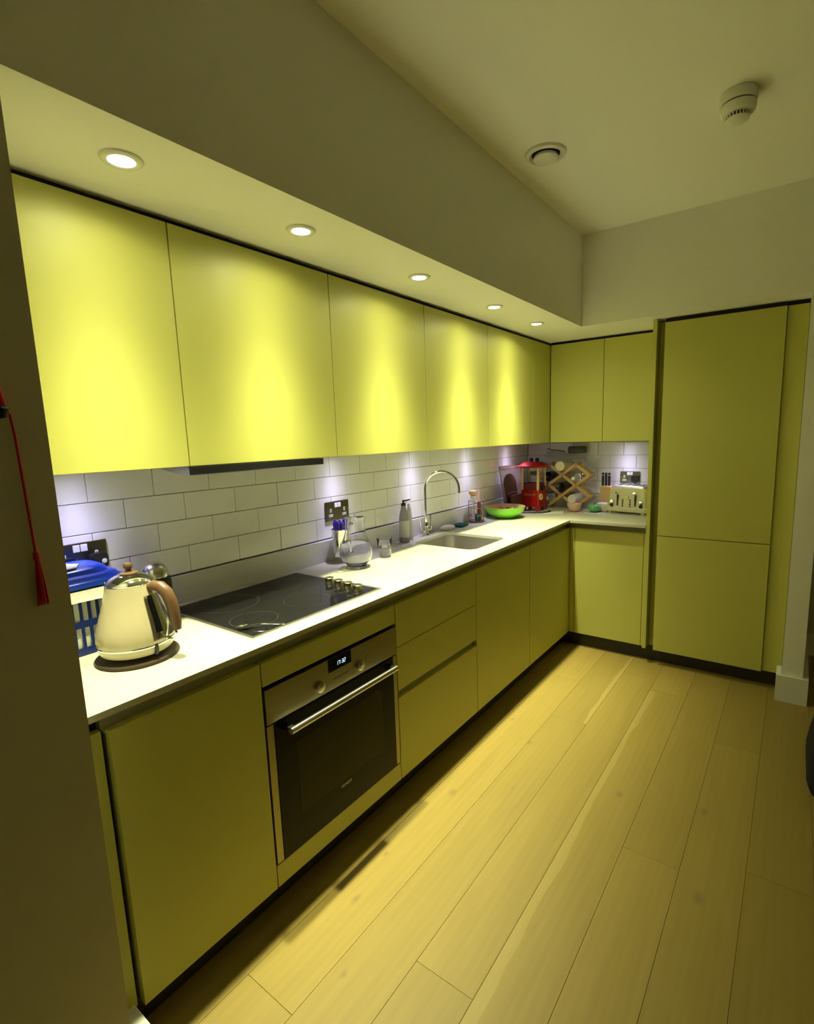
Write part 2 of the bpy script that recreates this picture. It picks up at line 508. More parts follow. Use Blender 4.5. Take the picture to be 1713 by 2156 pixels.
struct(mk('wall_front', B(XS, XR, YF - 0.1, YF, 0, ZC), 'paint'), 'wall behind the viewer', 'wall')
bm = bmesh.new()
prism(bm, [(1.777, YS - .018), (1.917, YS - .018), (1.917, YBK - .004), (1.893, YBK - .004), (1.893, YS - .001), (1.799, YS - .001), (1.799, 2.447), (1.777, 2.447)], 0, 0.142)
struct(mk('baseboard_right', bm, 'gloss_white'), 'white skirting wrapped round the wall end', 'skirting')
bm = bmesh.new()
prism(bm, [(XS, YF), (XS + .018, YF), (XS + .018, YN + .046), (XS - .095, YN + .046), (XS - .095, YN), (XS, YN)], 0, 0.128)
struct(mk('baseboard_near', bm, 'gloss_white'), 'white skirting along the near wall end', 'skirting')
struct(mk('baseboard_back', B(1.919, XR, YBK - .02, YBK - .002, 0, 0.142), 'gloss_white'), 'white skirting along the back wall', 'skirting')
# painted plaster of the hall behind the wall end
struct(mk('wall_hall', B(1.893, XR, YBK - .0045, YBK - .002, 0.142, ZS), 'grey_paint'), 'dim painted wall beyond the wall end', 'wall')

# wall tiles, each a part of its wall
TP, TH, TG = 0.2045, 0.0965, 0.0022
tmesh = {}


def tile(wall, kind, a0, a1, z0, z1):
    key = (kind, round(a1 - a0, 4), round(z1 - z0, 4))
    if key not in tmesh:
        w, h = a1 - a0, z1 - z0
        bm = bmesh.new()
        if kind == 'L': box(bm, 0, TILE - .002, 0, w, 0, h, bev=0.0014)
        else: box(bm, 0, w, -(TILE - .004), 0, 0, h, bev=0.0014)
        o = mk('tile', bm, 'tile', wall, world=False)
        tmesh[key] = o
    else:
        o = tmesh[key].copy(); COL.objects.link(o)
    o.name = 'tile'
    o.location = (0.002, a0, z0) if kind == 'L' else (a0, YBK - .002, z0)
    o.rotation_euler = (0, random.uniform(-.004, .004), 0) if kind == 'L' else (random.uniform(-.004, .004), 0, 0)


for r in range(4):
    z0 = 0.9705 + r * TH
    off = 0.053 if r % 2 == 1 else 0.156
    y = off - 5 * TP
    while y < 3.045:
        a, b = max(y + TG / 2, YN + .002), min(y + TP - TG / 2, YBK - .012)
        if b - a > 0.02: tile(wl, 'L', a, b, z0 + TG / 2, z0 + TH - TG / 2)
        y += TP
    BP = 0.187
    off = 0.577 if r % 2 == 1 else 0.667
    x = off - 4 * BP
    while x < 1.08:
        a, b = max(x + TG / 2, TILE + .001), min(x + BP - TG / 2, 1.074)
        if b - a > 0.02: tile(wb, 'B', a, b, z0 + TG / 2, z0 + TH - TG / 2)
        x += BP

# ================================================================== CABINETS
WORK = thing('worktop', 'pale speckled stone worktop running round the corner', 'worktop', (0.3, 1.0, ZCB))
outer = [(TILE, YN + .001), (XC, YN + .001), (XC, YCC), (1.079, YCC), (1.079, YBK - .012), (TILE, YBK - .012)]
SX0, SX1, SY0, SY1 = 0.128, 0.512, 1.330, 1.690
bm = bmesh.new()
hole = rrect(SX0, SX1, SY0, SY1, 0.055, 8)
for z in (ZCB, ZT):
    eo, vo = [], [bm.verts.new((x, y, z)) for x, y in outer]
    vi = [bm.verts.new((x, y, z)) for x, y in hole]
    for ring in (vo, vi):
        for i in range(len(ring)): eo.append(bm.edges.new((ring[i], ring[(i + 1) % len(ring)])))
    bmesh.ops.triangle_fill(bm, edges=eo, use_beauty=True)
    if z == ZCB: lo_o, lo_i = vo, vi
for a, b in ((lo_o, vo), (lo_i, vi)):
    for i in range(len(a)):
        j = (i + 1) % len(a)
        bm.faces.new((a[i], a[j], b[j], b[i]))
mk('slab', bm, 'quartz', WORK)
part('upstand', 'upstand', WORK, TILE + .001, 0.033, YN + .002, YBK - .013, ZT, 0.967, bev=0.0012)
part('upstand', 'upstand', WORK, 0.0335, 1.078, YBK - .034, YBK - .013, ZT, 0.967, bev=0.0012)

DG = 0.0019   # half of a door gap


def base_cab(name, label, y0, y1, fronts, cat='cabinet', group=None, body=True):
    t = thing(name, label, cat, (0.3, (y0 + y1) / 2, ZDB), group=group)
    if body:
        part('carcass', 'lime_shade', t, 0.035, XD - .022, y0 + .001, y1 - .001, ZDB + .002, ZDT - .012)
    else:
        for a in ((0.035, XD - .022, y0 + .001, y0 + .018, ZDB + .002, ZDT - .012), (0.035, XD - .022, y1 - .018, y1 - .001, ZDB + .002, ZDT - .012),
                  (0.035, XD - .022, y0 + .019, y1 - .019, ZDB + .002, ZDB + .020)):
            part('carcass_board', 'lime_shade', t, *a)
    part('finger_rail', 'rail', t, XD - .062, XD - .040, y0, y1, ZDT - .010, ZCB - .001)
    part('rail_lip', 'rail', t, XD - .040, XD - .021, y0, y1, ZDT - .011, ZDT - .007)
    for nm, a, b in fronts:
        part(nm, 'lime', t, XD - .020, XD, y0 + DG, y1 - DG, a, b, bev=0.0012)
    return t


nb_ = base_cab('base_cabinet', 'lime single-door base cabinet under the kettle beside the oven', -0.397, 0.0, [('door', ZDB, ZDT)])
part('filler', 'lime', nb_, XD - .034, XD - .016, YN + .001, -0.405, ZDB, ZDT, bev=.001)
oc = thing('oven_housing', 'lime oven housing with narrow strips above and below the oven', 'cabinet', (0.3, 0.3, ZDB))
part('side_panel', 'lime_shade', oc, 0.035, XD - .022, 0.001, 0.012, ZDB + .002, ZDT - .012)
part('side_panel', 'lime_shade', oc, 0.035, XD - .022, 0.588, 0.599, ZDB + .002, ZDT - .012)
part('finger_rail', 'rail', oc, XD - .062, XD - .040, 0, 0.6, ZDT - .010, ZCB - .001)
part('fascia', 'lime', oc, XD - .020, XD, DG, 0.6 - DG, 0.741, ZDT, bev=0.0012)
part('fascia', 'lime', oc, XD - .020, XD, DG, 0.6 - DG, ZDB, 0.168, bev=0.0012)
part('back_panel', 'dark_gap', oc, 0.035, XD - .030, 0.0125, 0.5875, 0.172, 0.186)
# drawers
dc = base_cab('drawer_cabinet', 'lime three-drawer base cabinet right of the oven', 0.6, 1.2,
              [('drawer', 0.6435, ZDT), ('drawer', 0.467, 0.6405), ('drawer', ZDB, 0.437)])
part('finger_rail', 'rail', dc, XD - .050, XD - .021, 0.602, 1.198, 0.432, 0.470)
base_cab('base_cabinet', 'lime single-door base cabinet under the sink', 1.2, 1.8, [('door', ZDB, ZDT)], body=False)
cc_ = base_cab('base_cabinet', 'lime single-door base cabinet right of the sink by the corner', 1.8, 2.4, [('door', ZDB, ZDT)])
part('finger_rail', 'rail', cc_, XD - .062, XD - .040, 2.4005, YBD + .062, ZDT - .010, ZCB - .001)
part('corner_post', 'lime', cc_, XD - .024, XD - .002, 2.402, YBD + .016, ZDB, ZDT, bev=.001)
# back base run
bc = thing('base_cabinet', 'lime base cabinet under the toaster on the back wall', 'cabinet', (0.85, 2.73, ZDB))
part('carcass', 'lime_shade', bc, XD + .002, 1.076, YBD + .022, YBK - .014, ZDB + .002, ZDT - .012)
part('finger_rail', 'rail', bc, XD - .039, 1.079, YBD + .040, YBD + .062, ZDT - .010, ZCB - .001)
part('rail_lip', 'rail', bc, XD, 1.079, YBD + .021, YBD + .040, ZDT - .011, ZDT - .007)
part('filler', 'lime', bc, XD + .001, 0.632, YBD + .002, YBD + .020, ZDB, ZDT, bev=.001)
part('door', 'lime', bc, 0.6353, 1.062, YBD, YBD + .020, ZDB, ZDT, bev=.0012)
part('filler', 'lime', bc, 1.0645, 1.079, YBD + .001, YBD + .020, ZDB, ZDT, bev=.001)
# tall run
YT = 2.398
tc_ = thing('tall_cabinet', 'tall lime fridge housing with two flat doors at the right', 'cabinet', (1.42, 2.73, ZDB))
part('end_panel', 'lime', tc_, 1.080, 1.102, YT, YBK - .005, ZDB, ZS - .004, bev=.001)
part('carcass', 'lime_shade', tc_, 1.1445, 1.706, YT + .045, YBK - .005, ZDB, ZS - .030)
part('finger_rail', 'lime', tc_, 1.1035, 1.143, YT + .075, YT + .090, ZDB, ZS - .008)
part('door', 'lime', tc_, 1.1445, 1.7065, YT, YT + .020, 0.8130, 2.024, bev=.0012)
part('door', 'lime', tc_, 1.1445, 1.7065, YT, YT + .020, ZDB, 0.8088, bev=.0012)
part('top_gap_shade', 'dark_gap', tc_, 1.142, 1.7075, YT + .023, YT + .040, 2.0, ZS - .003)  # near-black strip standing in for the shade above the tall doors
part('filler', 'lime', tc_, 1.7085, 1.7985, YT + .020, YT + .038, ZDB, 2.026, bev=.001)
part('top_gap_shade', 'dark_gap', tc_, 1.7085, 1.7985, YT + .042, YT + .055, 1.95, ZS - .002)
# plinths
p = mk('plinth', B(0.530, 0.545, YN + .019, 2.480, 0.001, ZDB - .002), 'plinth', loc=(0.51, 1.0, 0.0))
tag(p, 'dark recessed plinth under the long run of base cabinets', 'plinth')
p = mk('plinth', B(0.546, 1.7765, 2.470, 2.485, 0.001, ZDB - .002), 'plinth', loc=(1.1, 2.478, 0.0))
tag(p, 'dark recessed plinth under the back and tall cabinets', 'plinth')


# wall cabinets
def wall_cab(label, y0, y1):
    t = thing('wall_cabinet', label, 'cabinet', (0.17, (y0 + y1) / 2, ZUB))
    part('carcass', 'lime_shade', t, TILE + .001, XU - .021, y0 + .001, y1 - .001, ZUB + .004, ZUT - .002)
    part('door', 'lime', t, XU - .020, XU, y0 + DG, y1 - DG, ZUB, ZUT, bev=.0012)
    part('top_gap_shade', 'dark_gap', t, TILE + .001, XU - .022, y0, y1, ZUT - .001, ZS - .001)  # near-black filler whose colour stands in for shade under the soffit
    return t


wall_cab('lime wall cabinet nearest the shaded wall, above the kettle', YN + .002, 0.0)
wall_cab('lime wall cabinet above the extractor hood and hob', 0.0, 0.6)
wall_cab('lime wall cabinet above the glass jug', 0.6, 1.2)
wall_cab('lime wall cabinet above the tap and sink', 1.2, 1.8)
cf = wall_cab('lime wall cabinet above the green bowl with the corner infill', 1.8, 2.4)
part('corner_infill', 'lime', cf, XU - .020, XU, 2.4 + DG, YUB - .003, ZUB, ZUT, bev=.0012)
part('top_gap_shade', 'dark_gap', cf, TILE + .001, XU - .022, 2.4, YBK - .013, ZUT - .001, ZS - .001)
part('backing', 'lime_shade', cf, TILE + .001, XU - .021, 2.401, YBK - .013, ZUB + .004, ZUT - .002)
wc = thing('wall_cabinet', 'lime two-door wall cabinet on the back wall above the toaster', 'cabinet', (0.7, 2.88, ZUB))
part('carcass', 'lime_shade', wc, XU + .002, 1.078, YUB + .021, YBK - .013, ZUB + .004, ZUT - .002)
part('door', 'lime', wc, XU + .003, 0.7133, YUB, YUB + .020, ZUB, ZUT, bev=.0012)
part('door', 'lime', wc, 0.7165, 1.0785, YUB, YUB + .020, ZUB, ZUT, bev=.0012)
part('top_gap_shade', 'dark_gap', wc, XU + .002, 1.0785, YUB + .022, YBK - .013, ZUT - .001, ZS - .001)

# extractor hood
hd = thing('extractor_hood', 'slim dark extractor hood under the wall cabinet over the hob', 'extractor', (0.17, 0.26, 1.335))
bm = bmesh.new()
prof = [(0.335, ZUB - .001), (0.345, 1.343), (0.339, 1.339), (0.30, 1.340), (0.22, 1.350), (0.12, ZUB - .001)]
lo = [bm.verts.new((x, 0.012, z)) for x, z in prof]; hi = [bm.verts.new((x, 0.588, z)) for x, z in prof]
bm.faces.new(lo); bm.faces.new(hi[::-1])
for i in range(len(prof)):
    bm.faces.new((lo[i], hi[i], hi[(i + 1) % 6], lo[(i + 1) % 6]))
bmesh.ops.scale(bm, vec=(1, 0.9, 1), verts=bm.verts[:])
bmesh.ops.translate(bm, vec=(0, -0.012, 0), verts=bm.verts[:])
mk('body', bm, 'steel', hd)
part('visor', 'black', hd, 0.3465, 0.350, -0.006, 0.520, 1.342, 1.3645, bev=.0008)

# ================================================================== LAMPS AND CEILING FITTINGS
DL_LABEL = ['recessed ceiling spotlight above the first wall cabinet, largest of the row',
            'recessed ceiling spotlight above the hob cabinet, second of the row',
            'recessed ceiling spotlight above the jug cabinet, third of the row',
            'recessed ceiling spotlight above the tap cabinet, fourth of the row',
            'recessed ceiling spotlight nearest the corner, last of the row']
for (lx, ly), lab in zip([(0.550, -0.206), (0.547, 0.300), (0.544, 0.897), (0.540, 1.518), (0.534, 2.032)], DL_LABEL):
    t = thing('downlight', lab, 'spotlight', (lx, ly, ZS - .006), group='recessed spotlights in the soffit')
    lathe_part('bezel', 'gloss_white', t, [(0.0275, 0.0055), (0.0275, 0.0012), (0.034, -0.001), (0.041, 0.0005), (0.0435, 0.0035), (0.044, 0.0055)], 40, closed=True)
    lathe_part('lens', 'lens', t, [(0, 0.0052), (0.0, 0.0035), (0.020, 0.0035), (0.0268, 0.0044), (0.0268, 0.0052)], 32)
    spot('beam', (0, 0, -0.006), t, BEAM_W, 172, 0.3, WARM, 0.024, BEAM_T, SPILL, 2.0)
# small lights under the wall cabinets
PK_LABEL = ['small cabinet light over the blue basket', 'small cabinet light over the double socket by the jug', 'small cabinet light over the soap bottle',
            'small cabinet light over the wire brush caddy', 'small cabinet light in the corner over the popcorn machine', 'small cabinet light over the toaster']
for (lx, ly, ax), lab in zip([(0.098, -0.20, 0), (0.098, 0.88, 0), (0.098, 1.49, 0), (0.098, 2.09, 0), (0.098, 2.66, 0), (0.80, YBK - .098, 1)], PK_LABEL):
    t = thing('cabinet_light', lab, 'light', (lx, ly, ZUB + .0035 - .009), group='lights under the wall cabinets')
    lathe_part('rim', 'satin', t, [(0.024, 0.009), (0.024, 0.0), (0.029, 0.001), (0.030, 0.009)], 28, closed=True)
    lathe_part('lens', 'puck_lens', t, [(0, 0.006), (0, 0.003), (0.0235, 0.003), (0.0235, 0.006)], 24)
    spot('beam', (0, 0, -0.003), t, PUCK_W, 174, 0.3, COOL, 0.010, PUCK_T, 0.006, 1.7)

# round air valve
t = thing('air_vent', 'round white ceiling air vent with a central disc', 'vent', (0.880, 1.335, ZC - .001))
lathe_part('flange', 'gloss_white', t, [(0.058, 0.0), (0.060, -0.004), (0.066, -0.012), (0.080, -0.008), (0.084, 0.0)], 48, closed=True)
lathe_part('throat', 'dark_gap', t, [(0, -0.0005), (0.057, -0.0005), (0.057, -0.002), (0, -0.002)], 32)
lathe_part('disc', 'gloss_white', t, [(0, -0.008), (0.046, -0.008), (0.050, -0.014), (0.050, -0.020), (0.044, -0.025), (0.02, -0.028), (0, -0.0285)], 40)
lathe_part('stem', 'gloss_white', t, [(0, -0.002), (0.008, -0.002), (0.008, -0.008), (0, -0.008)], 12)
# smoke detector
t = thing('smoke_detector', 'white round smoke detector with slotted cap on the ceiling', 'smoke detector', (1.553, 1.385, ZC - .001))
lathe_part('base', 'gloss_white', t, [(0, 0.0), (0.055, 0.0), (0.057, -0.004), (0.057, -0.030), (0.054, -0.034), (0, -0.034)], 48)
lathe_part('collar', 'plinth', t, [(0.0, -0.0345), (0.051, -0.0345), (0.051, -0.038), (0, -0.038)], 40)
lathe_part('body', 'gloss_white', t, [(0, -0.0385), (0.054, -0.0385), (0.056, -0.044), (0.053, -0.060), (0.046, -0.066), (0.0, -0.066)], 48)
lathe_part('chamber', 'plinth', t, [(0, -0.0665), (0.032, -0.0665), (0.030, -0.078), (0, -0.078)], 32)
for k in range(20):
    a = 2 * PI * k / 20
    bm = bmesh.new()
    bar(bm, (0.034 * math.cos(a), 0.034 * math.sin(a), -0.0665), (0.032 * math.cos(a), 0.032 * math.sin(a), -0.0785), 0.004, 0.004, (math.cos(a), math.sin(a), 0))
    mk('slat', bm, 'gloss_white', t, world=False)
lathe_part('cap', 'gloss_white', t, [(0, -0.079), (0.036, -0.079), (0.037, -0.082), (0.030, -0.087), (0, -0.089)], 36)

# ================================================================== OVEN
ov = thing('oven', 'built-in steel oven with black glass door and bar handle', 'oven', (0.4, 0.3, 0.19))
part('cavity', 'dark_gap', ov, 0.05, XD - .021, 0.014, 0.586, 0.19, 0.728)
cpn = part('control_panel', 'oven_steel', ov, XD - .019, XD + .004, 0.004, 0.596, 0.623, 0.730, bev=.0015)
part('display', 'black_glass', cpn, XD + .0042, XD + .0052, 0.249, 0.353, 0.685, 0.7295)
# 17:32 in seven segments
SEG = {'1': 'bc', '7': 'abc', '3': 'abcdg', '2': 'abdeg'}
bm = bmesh.new()


def digit(bm, ch, y, z, w, h, t):
    s = 0.10
    def hb(zz): box(bm, XD + .0053, XD + .0056, y + s * (zz - z), y + w + s * (zz - z), zz - t / 2, zz + t / 2)
    def vb(yy, z0, z1): bar(bm, (XD + .00545, yy + s * (z0 - z), z0), (XD + .00545, yy + s * (z1 - z), z1), t, .0003, (1, 0, 0))
    for g in SEG[ch]:
        if g == 'a': hb(z + h)
        if g == 'g': hb(z + h / 2)
        if g == 'd': hb(z)
        if g == 'b': vb(y + w, z + h / 2, z + h)
        if g == 'c': vb(y + w, z, z + h / 2)
        if g == 'e': vb(y, z, z + h / 2)
        if g == 'f': vb(y, z + h / 2, z + h)


for ch, y in (('1', .2835), ('7', .2925), ('3', .3085), ('2', .3185)):
    digit(bm, ch, y, 0.6985, 0.0062, 0.0125, 0.0016)
for zz in (.702, .708):
    box(bm, XD + .0053, XD + .0056, .3030, .3046, zz - .0008, zz + .0008)
mk('clock_digits', bm, 'digit', cpn)
for ky, kz in ((0.208, 0.655), (0.393, 0.655)):
    bm = bmesh.new(); lathe(bm, [(0.0, -0.004), (0.017, -0.004), (0.017, 0.002), (0.0165, 0.004), (0.0145, 0.005), (0.0, 0.0052)], 32, c=(XD + .0085, ky, kz), axis='X')
    mk('knob', bm, 'satin', cpn, smooth=True)
part('drawer_seam', 'dark_gap', cpn, XD + .0041, XD + .0046, 0.266, 0.338, 0.6555, 0.6570)
for zz, yy in ((.668, .422), (.676, .43), (.664, .185)):
    part('mark', 'dark_gap', cpn, XD + .0041, XD + .0044, yy, yy + .006, zz, zz + .0025)
od = part('oven_door', 'oven_steel', ov, XD - .019, XD + .001, 0.004, 0.596, 0.172, 0.618, bev=.0012)
part('door_glass', 'black_glass', od, XD + .0012, XD + .004, 0.029, 0.572, 0.172, 0.6175, bev=.0008)
part('window', 'oven_window', od, XD + .0041, XD + .0046, 0.102, 0.502, 0.280, 0.525)
text_mesh('SIEMENS', 0.0125, 'print', od, (XD + .0044, 0.300, 0.2625), (PI / 2, 0, PI / 2), spacing=1.05)
hb_ = bmesh.new(); tube(hb_, [(XD + .042, 0.055, 0.594), (XD + .042, 0.545, 0.594)], 0.0105, 20)
mk('handle', hb_, 'satin', od, smooth=True)
for yy in (0.065, 0.535):
    part('handle_bracket', 'black', od, XD + .0042, XD + .040, yy - .009, yy + .009, 0.586, 0.603, bev=.002)

# ================================================================== HOB
hob = thing('hob', 'black glass hob with steel rim let into the worktop', 'hob', (0.31, 0.3, ZT))
HX0, HX1, HY0, HY1 = 0.066, 0.549, 0.018, 0.592
bm = bmesh.new()
for a in ((HX0, HX1, HY0, HY0 + .012), (HX0, HX1, HY1 - .012, HY1), (HX0, HX0 + .012, HY0 + .012, HY1 - .012), (HX1 - .012, HX1, HY0 + .012, HY1 - .012)):
    box(bm, *a, ZT + .0002, ZT + .0042)
mk('rim', bm, 'steel', hob)
part('glass', 'black_glass', hob, HX0 + .0125, HX1 - .0125, HY0 + .0125, HY1 - .0125, ZT + .0002, ZT + .0036)
for zx, zy, zr in ((0.410, 0.125, 0.073), (0.188, 0.178, 0.105), (0.402, 0.352, 0.080), (0.186, 0.425, 0.073)):
    bm = bmesh.new(); lathe(bm, [(zr, ZT + .0037), (zr + .0012, ZT + .0037), (zr + .0012, ZT + .0038), (zr, ZT + .0038)], 64, c=(zx, zy, 0), closed=True)
    mk('zone_ring', bm, 'zone', hob)
for kx, ky in ((0.322, 0.539), (0.378, 0.533), (0.434, 0.527), (0.490, 0.521)):
    bm = bmesh.new()
    lathe(bm, [(0, .0037), (.0175, .0037), (.0175, .006), (.0160, .008), (.0155, .022), (.0175, .024), (.0175, .027), (.016, .0285), (0, .0288)], 28, c=(kx, ky, ZT))
    mk('knob', bm, 'oven_steel', hob, smooth=True)
for k in range(3):
    part('mark', 'zone', hob, 0.40 + .05 * k, 0.412 + .05 * k, 0.487, 0.491, ZT + .0037, ZT + .0039)

# spoon
sp = thing('teaspoon', 'small steel teaspoon lying on the hob corner', 'spoon', (0.46, 0.055, ZT + .0045), rz=math.radians(48))
bm = bmesh.new()
n, r_ = 14, 8
rows = []
for j in range(r_ + 1):
    f_ = j / r_
    rows.append([bm.verts.new((0.026 * f_ * math.cos(2 * PI * i / n), 0.0165 * f_ * math.sin(2 * PI * i / n), 0.001 + 0.0065 * f_ * f_)) for i in range(n)] if j else [bm.verts.new((0, 0, 0.001))])
for a, b in zip(rows, rows[1:]):
    for i in range(n):
        k = (i + 1) % n
        bm.faces.new((a[0], b[i], b[k]) if len(a) == 1 else (a[i], b[i], b[k], a[k]))
bmesh.ops.solidify(bm, geom=bm.faces[:], thickness=0.0009)
mk('bowl', bm, 'chrome', sp, smooth=True, world=False)
bm = bmesh.new()
hp = [(0.024, 0, .0072), (0.034, 0, .009), (0.05, 0, .011), (0.075, 0, .0085), (0.10, 0, .005), (0.118, 0, .004)]
tube(bm, hp, [.0022, .002, .002, .0025, .0032, .0034], 8)
bmesh.ops.scale(bm, vec=(1, 1.4, 1), verts=bm.verts[:])
mk('handle', bm, 'chrome', sp, smooth=True, world=False)

# ================================================================== SINK AND TAP
sk = thing('sink', 'undermounted steel sink bowl cut into the worktop', 'sink', (0.32, 1.51, 0.70))
bm = bmesh.new()
e = 0.004
levels = [(e, 0.055, ZCB - .001), (e + .002, 0.055, 0.80), (e + .008, 0.055, 0.735), (e + .020, 0.055, 0.712), (e + .045, 0.05, 0.702), (e + .11, 0.02, 0.699)]
rings = [[bm.verts.new((x, y, z)) for x, y in rrect(SX0 - .003 + i, SX1 + .003 - i, SY0 - .003 + i, SY1 + .003 - i, r, 8)] for i, r, z in levels]
for a, b in zip(rings, rings[1:]):
    for i in range(len(a)): bm.faces.new((a[i], a[(i + 1) % len(a)], b[(i + 1) % len(b)], b[i]))
bm.faces.new(rings[-1])
mk('bowl', bm, 'steel', sk, smooth=True, angle=60)
lathe_part('drain', 'chrome', sk, [(0, 0.701), (0.040, 0.701), (0.042, 0.703), (0.034, 0.704), (0.03, 0.702), (0, 0.702)], 28, world=True, c=(0.32, 1.51, 0))
for k in range(3):
    bm = bmesh.new(); lathe(bm, [(0, 0), (0.005, 0), (0.005, 0.0012), (0, 0.0012)], 14, c=(0.205 + k * .015, SY0 + .0052, 0.822 - .006 * (k % 2)), axis='Y')
    mk('overflow_hole', bm, 'dark', sk)

tp = thing('tap', 'chrome swan-neck mixer tap with two levers behind the sink', 'tap', (0.068, 1.545, ZT))
lathe_part('body', 'chrome', tp, [(0, 0.0002), (.026, .0002), (.026, .004), (.016, .010), (.0145, .05), (.016, .072), (.012, .078), (0, .078)], 28)
bm = bmesh.new()
R_ = 0.098
dirx = Vector((0.90, 0.42, 0)).normalized()
pts = [Vector((0, 0, .07)), Vector((0, 0, .15)), Vector((0, 0, .22))]
for a in arc(18, 180, 4):
    q = dirx * (R_ + R_ * math.cos(a)); pts.append(Vector((q.x, q.y, 0.268 + R_ * math.sin(a))))
q = dirx * (2 * R_ - .001); pts.append(Vector((q.x, q.y, .245)))
tube(bm, pts, 0.0085, 16)
mk('swan_neck', bm, 'chrome', tp, smooth=True, world=False)
for s in (-1, 1):
    bm = bmesh.new()
    tube(bm, [(0, s * .010, .030), (0, s * .045, .034)], .009, 14)
    tube(bm, [(0, s * .045, .024), (0, s * .045, .046)], .0105, 14)
    lv = mk('valve', bm, 'chrome', tp, smooth=True, world=False)
    bm = bmesh.new()
    tube(bm, [(0, s * .046, .046), (-.002, s * .050, .075), (-.004, s * .054, .112)], [.0055, .0045, .0052], 12)
    mk('lever', bm, 'chrome', lv, smooth=True, world=False)

# ================================================================== SOCKETS AND PLUGS
PLUGS = []


def socket(label, loc, rz, w, h, plugs=(), sw=2):
    """a double socket; local x runs along the wall, -y points into the room"""
    t = thing('double_socket', label, 'socket', loc, rz)
    bm = bmesh.new(); box(bm, -w / 2, w / 2, -.006, 0, -h / 2, h / 2, bev=.0025)
    mk('plate', bm, 'plate', t, world=False)
    for s in (-1, 1):
        x = s * w * .29
        for (dx, dz, a, b, nm) in ((0, .004, .005, .0085, 'earth_surround'), (0, -.020, .0135, .006, 'pin_surround')):
            bm = bmesh.new(); box(bm, x + dx - a, x + dx + a, -.0072, -.0061, dz - b, dz + b, bev=.0004)
            sr = mk(nm, bm, 'white_pl', t, world=False)
            for px in ((-.0075, .0075) if nm == 'pin_surround' else (0,)):
                bm = bmesh.new()
                if nm == 'pin_surround': box(bm, x + px - .0028, x + px + .0028, -.0076, -.0073, dz - .0018, dz + .0018)
                else: box(bm, x - .0018, x + .0018, -.0076, -.0073, dz - .004, dz + .004)
                mk('pin_hole', bm, 'black', sr, world=False)
    for s in (-1, 1):
        bm = bmesh.new(); box(bm, s * .0105 - .0095, s * .0105 + .0095, -.0095, -.0061, h * .18, h * .18 + .022, bev=.0012)
        mk('rocker_switch', bm, 'white_pl', t, world=False)
    bm = bmesh.new()
    for s in (-1, 1): lathe(bm, [(0, 0), (.0028, 0), (.0028, .0008), (0, .001)], 12, c=(s * w * .43, -.0061, 0), axis='Y')
    mk('screw', bm, 'chrome', t, world=False)
    return t


socket('steel double socket behind the glass jug', (TILE + .0005, 0.901, 1.0965), PI / 2, 0.153, 0.091)
socket('steel double socket above the blue basket', (TILE + .0005, -0.193, 1.098), PI / 2, 0.153, 0.086)
socket('steel double socket above the cream toaster', (0.815, YBK - .0125, 1.100), 0, 0.136, 0.085)


def plug(label, loc, rz, light=False, cord=None):
    t = thing('plug', label, 'plug', loc, rz)
    bm = bmesh.new(); prism(bm, rrect(-.023, .023, -.026, .022, .013, 6), 0, .026)
    bmesh.ops.rotate(bm, cent=(0, 0, 0), matrix=Matrix.Rotation(PI / 2, 3, 'X'), verts=bm.verts[:])
    bmesh.ops.scale(bm, vec=(1, 1, 1), verts=bm.verts[:])
    mk('body', bm, 'black', t, smooth=True, world=False)
    if light:
        bm = bmesh.new(); lathe(bm, [(0, 0), (.0075, 0), (.0075, .0012), (0, .0016)], 20, c=(.011, -.0262, -.004), axis='Y')
        mk('white_sticker', bm, 'white_pl', t, world=False)
    if cord:
        bm = bmesh.new(); tube(bm, cord, .0038, 8); mk('cord', bm, 'black', t, smooth=True, world=False)
    return t


plug('black plug with a white dot in the socket above the basket', (TILE + .0085, -0.193 + .042, 1.082), PI / 2, True, [(0, -.012, -.024), (0, -.013, -.033)])
plug('black plug beside the shaded wall in the socket above the basket', (TILE + .0085, -0.193 - .046, 1.080), PI / 2, False, [(0, -.012, -.024), (0, -.013, -.033)])
plug('black plug in the socket above the toaster', (0.853, YBK - .0215, 1.092), 0, False, [(0, -.012, -.024), (0, -.018, -.045), (.004, -.020, -.08), (.01, -.012, -.13)])

# ================================================================== KETTLE
kt = thing('kettle', 'cream enamel kettle with brown handle on its round base', 'kettle', (0.372, -0.216, ZT), rz=math.radians(24))
lathe_part('power_base', 'brown_base', kt, [(0, .0004), (.100, .0004), (.102, .003), (.100, .008), (.085, .011), (.05, .013), (.04, .022), (0, .022)], 56)
lathe_part('skirt', 'cream', kt, [(0, .0225), (.083, .0225), (.0875, .026), (.0905, .036), (.0915, .044), (0, .044)], 56)
lathe_part('chrome_ring', 'chrome', kt, [(0, .0443), (.0925, .0443), (.0932, .047), (.0925, .050), (0, .050)], 56)
lathe_part('body', 'cream', kt, [(0, .0503), (.0925, .0503), (.0935, .058), (.0925, .075), (.088, .095), (.081, .118), (.0735, .142), (.0675, .163), (.063, .182), (.0595, .198), (.0585, .203), (0, .203)], 64)
ld = lathe_part('lid', 'chrome', kt, [(0, .2033), (.0575, .2033), (.0585, .206), (.056, .211), (.046, .220), (.033, .227), (.024, .2295), (0, .2295)], 48)
lathe_part('collar', 'brown_wood', ld, [(0, .2297), (.021, .2297), (.022, .232), (.012, .234), (.007, .236), (.007, .241), (0, .241)], 28)
lathe_part('knob', 'brown_wood', ld, [(0, .2412), (.006, .2412), (.0105, .246), (.0112, .251), (.0085, .257), (.003, .2595), (0, .260)], 28)
